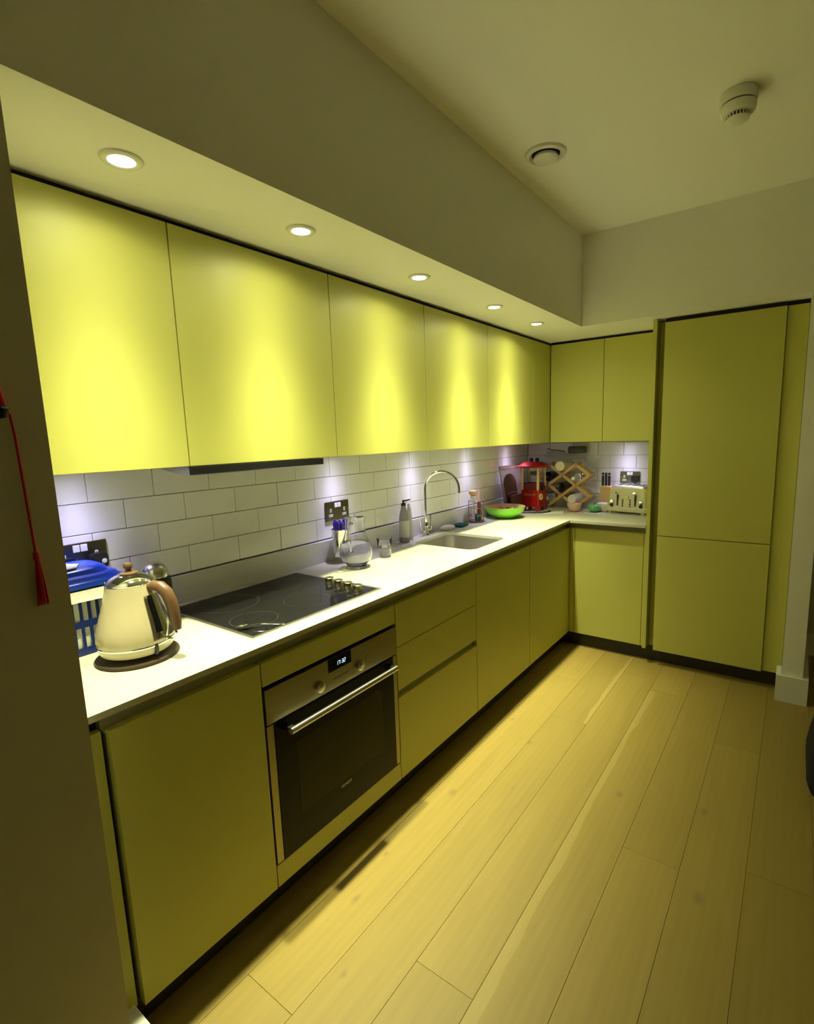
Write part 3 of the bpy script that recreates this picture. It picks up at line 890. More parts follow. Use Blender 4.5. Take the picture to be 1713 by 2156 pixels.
# handle on the +x side with a chrome inlay strip and water gauge
bm = bmesh.new()
hpts = [(.055, 0, .192), (.072, 0, .199), (.092, 0, .196), (.108, 0, .182), (.118, 0, .160), (.124, 0, .132), (.127, 0, .104), (.127, 0, .082)]
sect = [(.012, .011), (.014, .011), (.0155, .012), (.016, .0125), (.0155, .0125), (.015, .012), (.014, .011), (.012, .0095)]
tube(bm, hpts, [s[0] for s in sect], 14)
bmesh.ops.scale(bm, vec=(1, .95, 1), verts=bm.verts[:])
mk('handle', bm, 'brown_wood', kt, smooth=True, world=False)
bm = bmesh.new()
tube(bm, [(.058, 0, .178), (.070, 0, .186), (.086, 0, .182), (.098, 0, .168), (.106, 0, .146), (.111, 0, .120), (.113, 0, .095), (.124, 0, .072), (.110, 0, .058), (.090, 0, .056)], .0045, 10)
mk('handle_lining', bm, 'chrome', kt, smooth=True, world=False)
bm = bmesh.new()
pr = [(.0655, .176), (.072, .155), (.0795, .130), (.0862, .105), (.0925, .080), (.0945, .060)]
rows = []
for r, z in pr:
    rows.append([bm.verts.new(((r + .0012) * math.cos(a), (r + .0012) * math.sin(a), z)) for a in [math.radians(-24 + 6 * k) for k in range(9)]])
for a, b in zip(rows, rows[1:]):
    for k in range(8): bm.faces.new((a[k], a[k + 1], b[k + 1], b[k]))
bmesh.ops.solidify(bm, geom=bm.faces[:], thickness=0.0015)
gs = mk('gauge_strip', bm, 'chrome', kt, smooth=True, world=False)
bm = bmesh.new()
rows = [[bm.verts.new(((r + .0032) * math.cos(a), (r + .0032) * math.sin(a), z)) for a in [math.radians(-17 + 5 * k) for k in range(3)]] for r, z in pr[:-1]]
for a, b in zip(rows, rows[1:]):
    for k in range(2): bm.faces.new((a[k], a[k + 1], b[k + 1], b[k]))
bmesh.ops.solidify(bm, geom=bm.faces[:], thickness=0.0012)
mk('water_window', bm, 'black_glass', gs, smooth=True, world=False)
# spout lip opposite the handle
bm = bmesh.new()
lip = [[(-.050, -.030, .203), (-.062, -.016, .203), (-.080, 0, .202), (-.062, .016, .203), (-.050, .030, .203)],
       [(-.056, -.026, .170), (-.062, -.013, .170), (-.066, 0, .168), (-.062, .013, .170), (-.056, .026, .170)]]
rows = [[bm.verts.new(p) for p in r] for r in lip]
for k in range(4): bm.faces.new((rows[0][k], rows[0][k + 1], rows[1][k + 1], rows[1][k]))
bm.faces.new(rows[0]); bm.faces.new(rows[1][::-1]); bm.faces.new((rows[0][0], rows[1][0], rows[1][4], rows[0][4]))
mk('spout', bm, 'cream', kt, smooth=True, world=False)
bm = bmesh.new()
rows = []
for zz, r in ((.062, .0938), (.073, .0931)):
    rows.append([bm.verts.new(((r + .001) * math.cos(a), (r + .001) * math.sin(a), zz)) for a in [math.radians(-124 + 4 * k) for k in range(6)]])
for k in range(5): bm.faces.new((rows[0][k], rows[0][k + 1], rows[1][k + 1], rows[1][k]))
bmesh.ops.solidify(bm, geom=bm.faces[:], thickness=0.0015)
mk('badge', bm, 'cap_cream', kt, smooth=True, world=False)
bm = bmesh.new(); tube(bm, [(.085, -.030, .050), (.088, -.032, .036), (.083, -.030, .024)], .005, 8)
mk('switch', bm, 'black', kt, smooth=True, world=False)

# coffee grinder
cg = thing('coffee_grinder', 'black and steel coffee grinder with domed lid behind the kettle', 'grinder', (0.125, -0.031, ZT))
lathe_part('base', 'black', cg, [(0, .0003), (.044, .0003), (.046, .003), (.045, .020), (0, .020)], 40)
lathe_part('sleeve', 'satin', cg, [(0, .0203), (.0445, .0203), (.0435, .085), (0, .085)], 40)
lathe_part('collar', 'black', cg, [(0, .0853), (.0455, .0853), (.0475, .100), (.047, .128), (.043, .142), (0, .142)], 40)
lathe_part('lid', 'satin', cg, [(0, .1423), (.041, .1423), (.041, .150), (.037, .168), (.028, .182), (.015, .190), (0, .192)], 40)
bm = bmesh.new(); box(bm, .0465, .053, -.012, .012, .035, .120, bev=.003); mk('switch_panel', bm, 'black', cg, world=False)
cg.rotation_euler = (0, 0, math.radians(20))

# ================================================================== BLUE BASKET, LINER, LID, PACKET
bk = thing('basket', 'dark blue slotted plastic basket beside the kettle', 'basket', (0.145, -0.30, ZT))
X0, X1, Y0, Y1 = 0.050, 0.245, -0.440, -0.165
bm = bmesh.new()
for z0, z1 in ((.0005, .022), (.078, .096), (.150, .172)):
    z0 += ZT; z1 += ZT
    box(bm, X0, X0 + .004, Y0, Y1, z0, z1); box(bm, X1 - .004, X1, Y0, Y1, z0, z1)
    box(bm, X0 + .004, X1 - .004, Y0, Y0 + .004, z0, z1); box(bm, X0 + .004, X1 - .004, Y1 - .004, Y1, z0, z1)
box(bm, X0 + .004, X1 - .004, Y0 + .004, Y1 - .004, ZT + .0005, ZT + .004)
mk('bands', bm, 'navy', bk)
nb = 13
for k in range(nb + 1):
    yy = Y0 + (Y1 - Y0 - .007) * k / nb
    for xa in (X0, X1 - .004):
        for za, zb in ((.022, .078), (.096, .150)):
            part('bar', 'navy', bk, xa, xa + .004, yy, yy + .007, ZT + za, ZT + zb)
for k in range(1, 8):
    xx = X0 + (X1 - X0 - .007) * k / 8
    for ya in (Y0, Y1 - .004):
        for za, zb in ((.022, .078), (.096, .150)):
            part('bar', 'navy', bk, xx, xx + .007, ya, ya + .004, ZT + za, ZT + zb)
# liner bag
bm = bmesh.new()
rows = []
for z, o_, j in ((.006, -.010, 0), (.05, -.008, .001), (.10, -.007, .0015), (.150, -.007, .001), (.176, -.006, .002), (.182, .010, .004), (.168, .013, .004), (.158, .012, .006)):
    ring = rrect(X0 - o_, X1 + o_, Y0 - o_, Y1 + o_, .03, 5)
    rows.append([bm.verts.new((max(x + random.uniform(-j, j), 0.036), y + random.uniform(-j, j), ZT + z + random.uniform(-j, j) * 1.5)) for x, y in ring])
for a, b in zip(rows, rows[1:]):
    n = len(a)
    for i in range(n): bm.faces.new((a[i], a[(i + 1) % n], b[(i + 1) % n], b[i]))
o = mk('liner_bag', bm, 'bag', loc=(0.145, -.30, ZT + .006), smooth=True, angle=80)
tag(o, 'white plastic bag lining the blue basket, folded over its rim', 'bag')
bm = bmesh.new()
levels = [(0.0, .184), (.004, .186), (.004, .200), (-.004, .204), (-.010, .212), (-.024, .216), (-.030, .228), (-.045, .236)]
rows = [[bm.verts.new((x, y, ZT + z)) for x, y in rrect(max(X0 - o_, .036), X1 + o_, Y0 - o_ + .012, Y1 + o_, .045 , 6)] for o_, z in levels]
for a, b in zip(rows, rows[1:]):
    n = len(a)
    for i in range(n): bm.faces.new((a[i], a[(i + 1) % n], b[(i + 1) % n], b[i]))
bm.faces.new(rows[-1]); bm.faces.new(rows[0][::-1])
ldb = mk('lid', bm, 'blue', bk, smooth=True, angle=35)
ldb['label'] = 'bright blue domed lid'
o = mk('packet', (lambda bm: (prism(bm, [(0.11, -.41), (.215, -.42), (.205, -.275), (.17, -.255), (.10, -.29)], ZT + .2365, ZT + .2395), bm)[1])(bmesh.new()), 'paper', loc=(.15, -.34, ZT + .2365))
tag(o, 'white and green printed packet lying on the blue lid', 'packet')
bm = bmesh.new(); prism(bm, [(0.165, -.405), (.205, -.41), (.200, -.34), (.175, -.33)], ZT + .2396, ZT + .2399)
mk('green_patch', bm, 'leafprint', o)

# ================================================================== ITEMS BY THE SOCKET
cu = thing('steel_cup', 'tall polished steel cup behind the glass jug', 'cup', (0.082, 0.842, ZT))
lathe_part('wall', 'chrome', cu, [(0, .0003), (.029, .0003), (.0305, .003), (.034, .08), (.0365, .150), (.0375, .152), (.0365, .154), (.0345, .152), (.032, .08), (.028, .006), (0, .006)], 40)
for k in range(20):
    a, r = 2 * PI * k * .382, .031 * math.sqrt((k + .5) / 20)
    bx, by = r * .72 * math.cos(a), r * .72 * math.sin(a)
    tx, ty = r * 1.05 * math.cos(a), r * 1.05 * math.sin(a)
    L_ = random.uniform(.180, .198)
    bm = bmesh.new()
    tube(bm, [(bx, by, .0065), (bx + (tx - bx) * .75, by + (ty - by) * .75, L_ * .8), (tx, ty, L_)], [.0020, .0026, .0052], 8)
    o = mk('plastic_straw', bm, 'purple' if k else 'cyan', loc=(0.082, 0.842, ZT), smooth=True, world=False)
    if k: tag(o, 'violet plastic straw standing in the steel cup', 'straw', 'violet straws in the steel cup')
    else: tag(o, 'single cyan plastic straw among the violet ones', 'straw', 'violet straws in the steel cup')

jg = thing('glass_jug', 'clear round-bellied glass jug half full of water', 'jug', (0.228, 0.795, ZT), rz=math.radians(-62))
lathe_part('vessel', 'glass', jg, [(0, .0003), (.044, .0003), (.048, .003), (.047, .008), (.040, .013), (.050, .020), (.066, .038), (.0735, .062), (.0725, .085), (.065, .110), (.053, .135), (.045, .160), (.0425, .190), (.0435, .215), (.047, .224),
                                   (.045, .224), (.0412, .214), (.0402, .190), (.0427, .161), (.0507, .136), (.0627, .111), (.0702, .085), (.0712, .062), (.064, .039), (.048, .022), (.03, .018), (0, .017)], 56)
lathe_part('water', 'water', jg, [(0, .0175), (.030, .0185), (.0475, .0225), (.0635, .0395), (.0707, .062), (.0697, .085), (.0622, .1105), (.0605, .1145), (0, .1145)], 56)
bm = bmesh.new()
tube(bm, [(.043, 0, .205), (.058, 0, .212), (.078, 0, .205), (.088, 0, .180), (.090, 0, .150), (.088, 0, .120), (.080, 0, .098), (.0735, 0, .085)], [.006, .0055, .0055, .0055, .0055, .0055, .006, .0075], 12)
mk('handle', bm, 'glass', jg, smooth=True, world=False)
lathe_part('lid', 'glass', jg, [(0, .2245), (.040, .2245), (.043, .2265), (.030, .229), (.010, .230), (.008, .232), (.009, .236), (0, .238)], 36)

gl = thing('drinking_glass', 'small clear tumbler of water beside the jug', 'glass', (0.212, 1.008, ZT))
lathe_part('tumbler', 'glass', gl, [(0, .0003), (.027, .0003), (.0285, .003), (.031, .035), (.037, .091), (.0365, .0925), (.0355, .091), (.0292, .035), (.0265, .013), (0, .012)], 48)
lathe_part('water', 'water', gl, [(0, .0122), (.0262, .0132), (.0288, .0350), (.0298, .045), (0, .045)], 48)

sb = thing('soap_bottle', 'grey translucent soap bottle with a pump by the upstand', 'bottle', (0.080, 1.330, ZT), rz=math.radians(20))
lathe_part('bottle', 'smoke_pl', sb, [(0, .0003), (.025, .0003), (.0275, .003), (.0278, .09), (.0272, .125), (.024, .150), (.018, .172), (.0135, .190), (.0125, .200), (0, .200)], 40, sx=1.0, sy=.8)
lathe_part('collar', 'dark', sb, [(0, .2003), (.0135, .2003), (.0135, .213), (.006, .215), (.005, .224), (0, .224)], 24)
bm = bmesh.new(); tube(bm, [(-.006, 0, .226), (.016, .004, .228), (.036, .009, .233)], [.005, .0042, .0034], 10)
mk('pump_nozzle', bm, 'dark', sb, smooth=True, world=False)
lathe_part('soap', 'clear_pl', sb, [(.0279, .03), (.0281, .03), (.0281, .12), (.0279, .12)], 40, sx=1.0, sy=.8, closed=True)
b2 = thing('lotion_bottle', 'pale slim bottle standing behind the grey soap bottle', 'bottle', (0.062, 1.402, ZT))
lathe_part('bottle', 'clear_pl', b2, [(0, .0003), (.019, .0003), (.0205, .003), (.020, .08), (.017, .130), (.0115, .178), (0, .178)], 32, sx=1, sy=.75)
lathe_part('cap', 'label_white', b2, [(0, .1783), (.010, .1783), (.0095, .198), (.008, .203), (0, .204)], 24)


def soft_block(name, m, loc, sx, sy, sz, rz, label, cat, r=.010):
    bm = bmesh.new()
    rows = []
    for z, o_ in ((0.0004, .003), (.003, 0), (sz * .6, -.001), (sz - .003, .002), (sz, .006)):
        rows.append([bm.verts.new((x + random.uniform(-.0012, .0012), y + random.uniform(-.0012, .0012), z + (random.uniform(-.001, .001) if z > .004 else 0)))
                     for x, y in rrect(-sx / 2 + o_, sx / 2 - o_, -sy / 2 + o_, sy / 2 - o_, r, 4)])
    for a, b in zip(rows, rows[1:]):
        for i in range(len(a)): bm.faces.new((a[i], a[(i + 1) % len(a)], b[(i + 1) % len(a)], b[i]))
    bm.faces.new(rows[0][::-1]); bm.faces.new(rows[-1])
    o = mk(name, bm, m, loc=loc, world=False, smooth=True, angle=50)
    o.rotation_euler = (0, 0, rz)
    return tag(o, label, cat)


soft_block('sponge', 'sponge', (0.075, 1.762, ZT), .066, .098, .022, math.radians(10), 'white sponge lying beside the tap', 'sponge', .016)
soft_block('scouring_pad', 'green_pad', (0.083, 1.895, ZT), .072, .105, .015, math.radians(8), 'dark green scouring pad behind the white sponge', 'scourer', .006)

# wire caddy with brushes
wcad = thing('wire_caddy', 'round dark wire caddy holding washing-up brushes', 'caddy', (0.090, 2.085, ZT))
lathe_part('tray', 'copper', wcad, [(0, .0003), (.050, .0003), (.052, .003), (.052, .009), (.050, .009), (.049, .004), (0, .004)], 36)
for z in (.045, .095, .140):
    bm = bmesh.new(); tube(bm, [(.051 * math.cos(a), .051 * math.sin(a), z) for a in [2 * PI * k / 32 for k in range(32)]], .0015, 6, closed=True)
    mk('hoop', bm, 'copper', wcad, smooth=True, world=False)
for k in range(14):
    a = 2 * PI * k / 14
    bm = bmesh.new(); tube(bm, [(.051 * math.cos(a), .051 * math.sin(a), .006), (.051 * math.cos(a), .051 * math.sin(a), .140)], .0012, 6)
    mk('wire', bm, 'copper', wcad, smooth=True, world=False)
br = thing('dish_brush', 'washing-up brush with round wooden head in the wire caddy', 'brush', (0.090, 2.085, ZT))
bm = bmesh.new(); tube(bm, [(.004, -.012, .006), (-.004, -.020, .10), (-.010, -.026, .185)], [.006, .005, .004], 10); mk('handle', bm, 'label_white', br, smooth=True, world=False)
lathe_part('head', 'beech', br, [(0, .176), (.018, .180), (.027, .190), (.028, .200), (.022, .209), (0, .212)], 28, c=(-.008, -.026, 0))
lathe_part('bristles', 'label_white', br, [(0, .158), (.016, .157), (.021, .1755), (0, .1755)], 24, c=(-.006, -.025, 0))
br = thing('bottle_brush', 'rust brown brush with pale pink handle in the wire caddy', 'brush', (0.090, 2.085, ZT))
bm = bmesh.new(); tube(bm, [(.018, .012, .006), (.016, .013, .03), (.014, .014, .115), (.013, .014, .130)], [.010, .014, .0135, .009], 14); mk('brush_head', bm, 'rust', br, smooth=True, world=False)
for z in (.045, .065, .085, .105):
    bm = bmesh.new(); lathe(bm, [(.0145, z - .003), (.0165, z), (.0145, z + .003)], 18, c=(.0155, .0135, 0), closed=True); mk('ridge', bm, 'rust', br, smooth=True, world=False)
bm = bmesh.new(); tube(bm, [(.013, .014, .131), (.010, .016, .17), (.008, .018, .212)], [.0085, .008, .0065], 12); mk('handle', bm, 'pink', br, smooth=True, world=False)
o = soft_block('scourer', 'green_pad', (0.112, 2.066, ZT + .0045), .030, .034, .050, .4, 'crumpled dark green scourer at the bottom of the wire caddy', 'scourer', .012)

# green bowl and what lies in it
bw = thing('bowl', 'shallow lime green bowl with clay coloured inside', 'bowl', (0.178, 2.322, ZT))
lathe_part('outside', 'bowl_green', bw, [(0, .0003), (.060, .0003), (.064, .004), (.090, .014), (.117, .034), (.134, .060), (.140, .076), (.1395, .078), (.137, .0775)], 64)
lathe_part('inside', 'bowl_in', bw, [(.1368, .0776), (.131, .062), (.114, .038), (.088, .020), (.06, .0115), (0, .0095)], 64)
for (x, y, r), lab in zip([(0.150, 2.300, .030), (0.192, 2.352, .027)], ['large red tomato in the green bowl', 'smaller red tomato further back in the green bowl']):
    t = thing('tomato', lab, 'tomato', (x, y, ZT + .0235))
    lathe_part('flesh', 'tomato', t, [(0, -.0) if 0 else (0, -r * .02)] + [(r * math.sin(a), r * .86 - r * .86 * math.cos(a)) for a in [PI * k / 12 for k in range(1, 12)]] + [(0, r * 1.68)], 24)
    bm = bmesh.new()
    for k in range(5):
        a = 2 * PI * k / 5
        bar(bm, (0, 0, r * 1.70), (r * .5 * math.cos(a), r * .5 * math.sin(a), r * 1.66), .004, .001, (0, 0, 1))
    mk('calyx', bm, 'leaf', t, world=False)
lf = mk('salad_leaf', (lambda bm: (prism(bm, [(0, -.012), (.03, -.020), (.055, -.006), (.060, .010), (.03, .020), (.004, .012)], 0, .004), bm)[1])(bmesh.new()), 'leaf', loc=(0.215, 2.262, ZT + .048), world=False)
lf.rotation_euler = (0.3, -0.45, 0.5)
tag(lf, 'green leaf lying inside the green bowl', 'leaf')

# ================================================================== CORNER: RACK, BOARD, POPCORN MACHINE
LEAN = math.radians(9)


def lean(v, x0):   # leaning board: local (u along y, w up) to world, foot at x0
    u, w, n = v
    return (x0 - w * math.sin(LEAN) + n * math.cos(LEAN), u, ZT + .003 + w * math.cos(LEAN) + n * math.sin(LEAN))


wr = thing('wire_rack', 'copper coloured wire rack leaning on the tiles in the corner', 'rack', (0.09, 2.63, ZT))
for u0, w0, u1, w1 in ((2.475, .0, 2.475, .335), (2.825, 0, 2.825, .335), (2.475, .335, 2.825, .335), (2.475, .003, 2.825, .003), (2.475, .315, 2.825, .315)):
    bm = bmesh.new(); tube(bm, [lean((u0, w0, 0), .108), lean((u1, w1, 0), .108)], .0032, 8); mk('frame_wire', bm, 'copper', wr, smooth=True)
for k in range(1, 26):
    u = 2.475 + .35 * k / 26
    bm = bmesh.new(); tube(bm, [lean((u, .003, 0), .108), lean((u, .335, 0), .108)],   .0027, 6); mk('wire', bm, 'wire', wr, smooth=True)
bd = bmesh.new()
poly = [(2.468, 0.0)] + [(2.559 + .091 * math.cos(a), .195 + .085 * math.sin(a)) for a in arc(14, 180, 0)] + [(2.650, 0.0)]
fr = [bd.verts.new(lean((u, w, .016), .122)) for u, w in poly]; bk_ = [bd.verts.new(lean((u, w, .006), .122)) for u, w in poly]
bd.faces.new(fr); bd.faces.new(bk_[::-1])
for i in range(len(fr)):
    j = (i + 1) % len(fr); bd.faces.new((fr[i], fr[j], bk_[j], bk_[i]))
o = mk('serving_board', bd, 'choc', loc=(.13, 2.60, ZT)); tag(o, 'dark brown round-topped board leaning in front of the wire rack', 'board')
hn = bmesh.new(); tube(hn, [lean((2.485, .135, .020), .122), lean((2.56, .142, .023), .122), lean((2.635, .135, .020), .122)], .003, 8); mk('handle', hn, 'copper', o, smooth=True)
bx_ = mk('brown_tray', B(.1465, .1595, 2.47, 2.638, ZT + .0005, ZT + .135, bev=.004), 'choc', loc=(.158, 2.6, ZT)); tag(bx_, 'low dark brown tray standing on edge behind the green bowl', 'tray')

pm = thing('popcorn_machine', 'small red cart-style popcorn machine in the corner', 'popcorn machine', (0.212, 2.722, ZT), rz=math.radians(-4))
PW, PD = .071, .060
bm = bmesh.new(); box(bm, -PW, PW, -PD, PD, .030, .155, bev=.004); cab = mk('cabinet', bm, 'red', pm, world=False)
bm = bmesh.new(); box(bm, -.045, .045, -PD - .001, -PD - .0002, .115, .130); mk('front_print', bm, 'orange', cab, world=False)
for sx_ in (-1, 1):
    for sy_ in (-1, 1):
        bm = bmesh.new(); box(bm, sx_ * (PW - .016) - .012, sx_ * (PW - .016) + .012, sy_ * (PD - .014) - .012, sy_ * (PD - .014) + .012, .0004, .0298, bev=.002)
        mk('foot', bm, 'red', pm, world=False)
        bm = bmesh.new(); box(bm, sx_ * (PW - .009) - .007, sx_ * (PW - .009) + .007, sy_ * (PD - .009) - .007, sy_ * (PD - .009) + .007, .1552, .318, bev=.001)
        mk('post', bm, 'gold', pm, world=False)
bm = bmesh.new(); box(bm, -PW + .004, PW - .004, -PD + .004, PD - .004, .1552, .205, bev=.002); mk('tray', bm, 'red_in', pm, world=False)
for nm, a in (('pane', (-PW + .017, PW - .017, -PD + .004, -PD + .006)), ('pane', (PW - .006, PW - .004, -PD + .017, PD - .017)), ('pane', (-PW + .004, -PW + .006, -PD + .017, PD - .017))):
    bm = bmesh.new(); box(bm, *a, .206, .317); mk(nm, bm, 'glass', pm, world=False)
lathe_part('popping_pan', 'black', pm, [(0, .262), (.022, .262), (.026, .268), (.026, .292), (0, .292)], 28)
lathe_part('pan_hanger', 'cap_cream', pm, [(0, .2923), (.030, .2923), (.030, .3175), (0, .3175)], 20)
bm = bmesh.new()
lv = [(PW + .018, PD + .018, .3185), (PW + .022, PD + .020, .324), (PW + .020, PD + .018, .332), (PW - .010, PD - .012, .356), (PW - .022, PD - .022, .361)]
rows = [[bm.verts.new((x, y, z)) for x, y in rrect(-a, a, -b, b, .012, 3)] for a, b, z in lv]
for a, b in zip(rows, rows[1:]):
    for i in range(len(a)): bm.faces.new((a[i], a[(i + 1) % len(a)], b[(i + 1) % len(a)], b[i]))
bm.faces.new(rows[0][::-1]); bm.faces.new(rows[-1])
rf = mk('canopy', bm, 'red', pm, world=False, smooth=True, angle=30)
for kx in (-.014, .034):
    lathe_part('canopy_knob', 'black', rf, [(0, .3612), (.008, .3612), (.014, .368), (.0150, .378), (.011, .387), (0, .389)], 22, c=(kx, -.012, 0))
lathe_part('side_crank', 'black', pm, [(0, 0), (.016, 0), (.019, .006), (.019, .018), (.014, .023), (0, .024)], 22, c=(PW + .0008, -.01, .175), axis='X')
bm = bmesh.new(); tube(bm, [(PW + .0095, -.04 + .018 * math.cos(a), .108 + .018 * math.sin(a)) for a in [2 * PI * k / 20 for k in range(20)]], .006, 8, closed=True)
mk('side_handle', bm, 'gold', pm, smooth=True, world=False)
# cart wheel on the left side
wl_ = bmesh.new(); tube(wl_, [(-PW - .010, .0 - .02 + .042 * math.cos(a), .052 + .042 * math.sin(a)) for a in [2 * PI * k / 32 for k in range(32)]], .0065, 8, closed=True)
wh = mk('cart_wheel', wl_, 'black', pm, smooth=True, world=False)
for k in range(8):
    a = 2 * PI * k / 8
    bm = bmesh.new(); tube(bm, [(-PW - .010, -.02, .052), (-PW - .010, -.02 + .040 * math.cos(a), .052 + .040 * math.sin(a))], .0022, 6)
    mk('spoke', bm, 'chrome', wh, smooth=True, world=False)
bm = bmesh.new(); tube(bm, [(0.135, 2.535, ZT + .004), (0.20, 2.545, ZT + .004), (0.27, 2.575, ZT + .004), (.320, 2.615, ZT + .004), (.352, 2.655, ZT + .004), (.358, 2.69, ZT + .004), (.345, 2.71, ZT + .004), (.334, 2.705, ZT + .004)], .0038, 8)
o = mk('power_cord', bm, 'black', loc=(.27, 2.6, ZT), smooth=True); tag(o, 'black power cord curling in front of the popcorn machine', 'cord')
o = mk('paper_sheet', (lambda bm: (prism(bm, [(0.345, 2.575), (.470, 2.640), (.430, 2.760), (.372, 2.735)], ZT + .0004, ZT + .0012), bm)[1])(bmesh.new()), 'paper', loc=(.4, 2.68, ZT)); tag(o, 'pale sheet of paper lying by the popcorn machine cord', 'paper')

# ================================================================== WINE RACK AND BOTTLES
RX, RZ, RYF, RYB = 0.262, ZT + .0205, 2.885, 2.985
SL, PV = 0.75, 0.155


def pt(i, j, y):   # lattice crossing of up-right line i and down-right line j
    return Vector((RX + PV * (j - i) / (2 * SL), y, RZ + PV * (i + j) / 2))


rk = thing('wine_rack', 'folding lattice wine rack of pale wooden slats in the corner', 'wine rack', (0.38, 2.94, ZT))
ext = Vector((.010, 0, .0075))
ext2 = Vector((.010, 0, -.0075))
for y, dy in ((RYF, -.0045), (RYB, .0045)):
    for (i, j0, j1) in ((0, 0, 3), (1, 0, 3), (2, 1, 2)) :
        bm = bmesh.new(); bar(bm, pt(i, j0, y + dy) - ext, pt(i, j1, y + dy) + ext, .021, .0085, (0, 1, 0)); mk('slat', bm, 'pine', rk)
    for (j, i0, i1) in ((0, 1, 0), (1, 2, -1), (2, 2, -1), (3, 1, 0)):
        bm = bmesh.new(); bar(bm, pt(i0, j, y - dy) - ext2, pt(i1, j, y - dy) + ext2, .021, .0085, (0, 1, 0)); mk('slat', bm, 'pine', rk)
    bm = bmesh.new(); bar(bm, pt(-1, 1, y + dy) - ext, pt(-1, 2, y + dy) + ext, .021, .0085, (0, 1, 0)); mk('slat', bm, 'pine', rk)
for (i, j) in ((0, 0), (0, 1), (0, 2), (0, 3), (1, 0), (1, 1), (1, 2), (1, 3), (2, 1), (2, 2), (-1, 1), (-1, 2)):
    bm = bmesh.new(); tube(bm, [pt(i, j, RYF - .016), pt(i, j, RYB + .016)], .0055, 10); mk('dowel', bm, 'pine', rk, smooth=True)


def cell(i, j): return pt(i, j, 0) + Vector((0, 0, PV / 2)) + Vector((0, 0, 0))


WINE = {'body': [(0, 0), (.034, 0), (.037, .004), (.037, .13), (.034, .15), (.018, .175), (.0145, .19), (.0145, .215), (0, .215)],
        'butt': [(0, 0), (.026, .0), (.034, .002), (.037, .006), (.037, .16), (0, .16)]}


def bottle(label, i, j, m, kind, capm=None, y0=2.855, r=1.0, L_=.17, dx=0, dz=-.013, group='bottles lying in the wine rack', name='bottle'):
    c = cell(i, j)
    t = thing(name, label, name.split('_')[-1], (c.x + dx, y0, c.z + dz), group=group)
    if kind == 'neck':    # neck towards the viewer
        lathe_part('bottle_body', m, t, [(0, 0), (.0145 * r, 0), (.0145 * r, -.030), (.018 * r, -.042), (.033 * r, -.060), (.036 * r, -.072), (.036 * r, -L_), (0, -L_)], 28, axis='Y')
        lathe_part('foil', capm or m, t, [(0, .001), (.0155 * r, .001), (.0157 * r, -.024), (.0147 * r, -.0245), (.0147 * r, -.0005), (0, -.0005)], 22, axis='Y')
    else:
        lathe_part('bottle_body' if name == 'bottle' else 'roll_body', m, t, [(0, -.006), (.020 * r, -.004), (.031 * r, 0), (.0355 * r, -.005), (.036 * r, -.012), (.036 * r, -L_), (0, -L_)], 28, axis='Y')
        if capm: lathe_part('cap', capm, t, [(.020 * r, .0008), (.031 * r, .0012), (.0366 * r, -.004), (.0366 * r, -.030), (.0361 * r, -.030), (.0357 * r, -.005), (.031 * r, .0004)], 28, axis='Y', closed=True)
    return t


bottle('dark bottle end showing in the middle cell of the wine rack', 0, 1, 'bottle_dark', 'butt')
bottle('dark bottle in the upper left cell of the wine rack', 1, 1, 'bottle_dark', 'butt', y0=2.87)
bottle('bottle with a red foil neck at the left edge of the wine rack', 1, 0, 'bottle_green', 'neck', 'foil_red', y0=2.84, dx=.014, dz=-.012, r=.62)
bottle('bottle with a large cream cap lying on top of the wine rack', 1, 2, 'cap_cream', 'butt', 'cap_cream', y0=2.835, r=.98, dz=-.010)
bottle('clear glass bottle with a white cap in the lower left rack cell', 0, 0, 'glass', 'neck', 'label_white', y0=2.835, r=.8, dz=-.022)
bottle('clear glass bottle with a white cap in the upper right rack cell', 0, 2, 'glass', 'neck', 'label_white', y0=2.835, r=.8, dz=-.022)
bottle('white wrapped roll in the bottom right cell of the wine rack', -1, 1, 'label_white', 'butt', None, y0=2.810, r=.92, L_=.19, dz=-.016, group=None, name='paper_roll')

# clear plastic bag with a dark pouch draped over the rack
bm = bmesh.new()
nx, ny = 18, 8
grid = []
for a in range(nx + 1):
    col_ = []
    for b in range(ny + 1):
        u, v = a / nx, b / ny
        x = .200 + .40 * u
        y = 2.875 + .150 * v
        top = 1.232 + .030 * math.sin(u * 5.1 + 1.0) * (1 - v) + .055 * v - .05 * u * u
        z = top + random.uniform(-.008, .008) - .03 * (1 - v) * (0.5 + 0.5 * math.sin(u * 9))
        col_.append(bm.verts.new((x, y, max(z, 1.232 - (.05 if u > .8 else 0)))))
    grid.append(col_)
for a in range(nx):
    for b in range(ny): bm.faces.new((grid[a][b], grid[a + 1][b], grid[a + 1][b + 1], grid[a][b + 1]))
bmesh.ops.solidify(bm, geom=bm.faces[:], thickness=0.0006)
o = mk('plastic_bag', bm, 'film', loc=(.4, 2.95, 1.22), smooth=True, angle=70)
tag(o, 'crumpled clear plastic bag lying across the top of the wine rack', 'bag')
o = soft_block('dark_pouch', 'dark_bag', (0.445, 2.985, 1.278), .135, .060, .050, -.1, 'dark grey pouch on top of the clear plastic bag', 'pouch', .02)
bm = bmesh.new(); tube(bm, [(.355, 2.960, 1.293), (.30, 2.950, 1.300), (.25, 2.945, 1.307), (.225, 2.945, 1.316)], [.005, .004, .0035, .003], 8)
o = mk('strap', bm, 'dark_bag', loc=(.3, 2.95, 1.3), smooth=True); tag(o, 'dark twisted strap sticking out left above the plastic bag', 'strap')

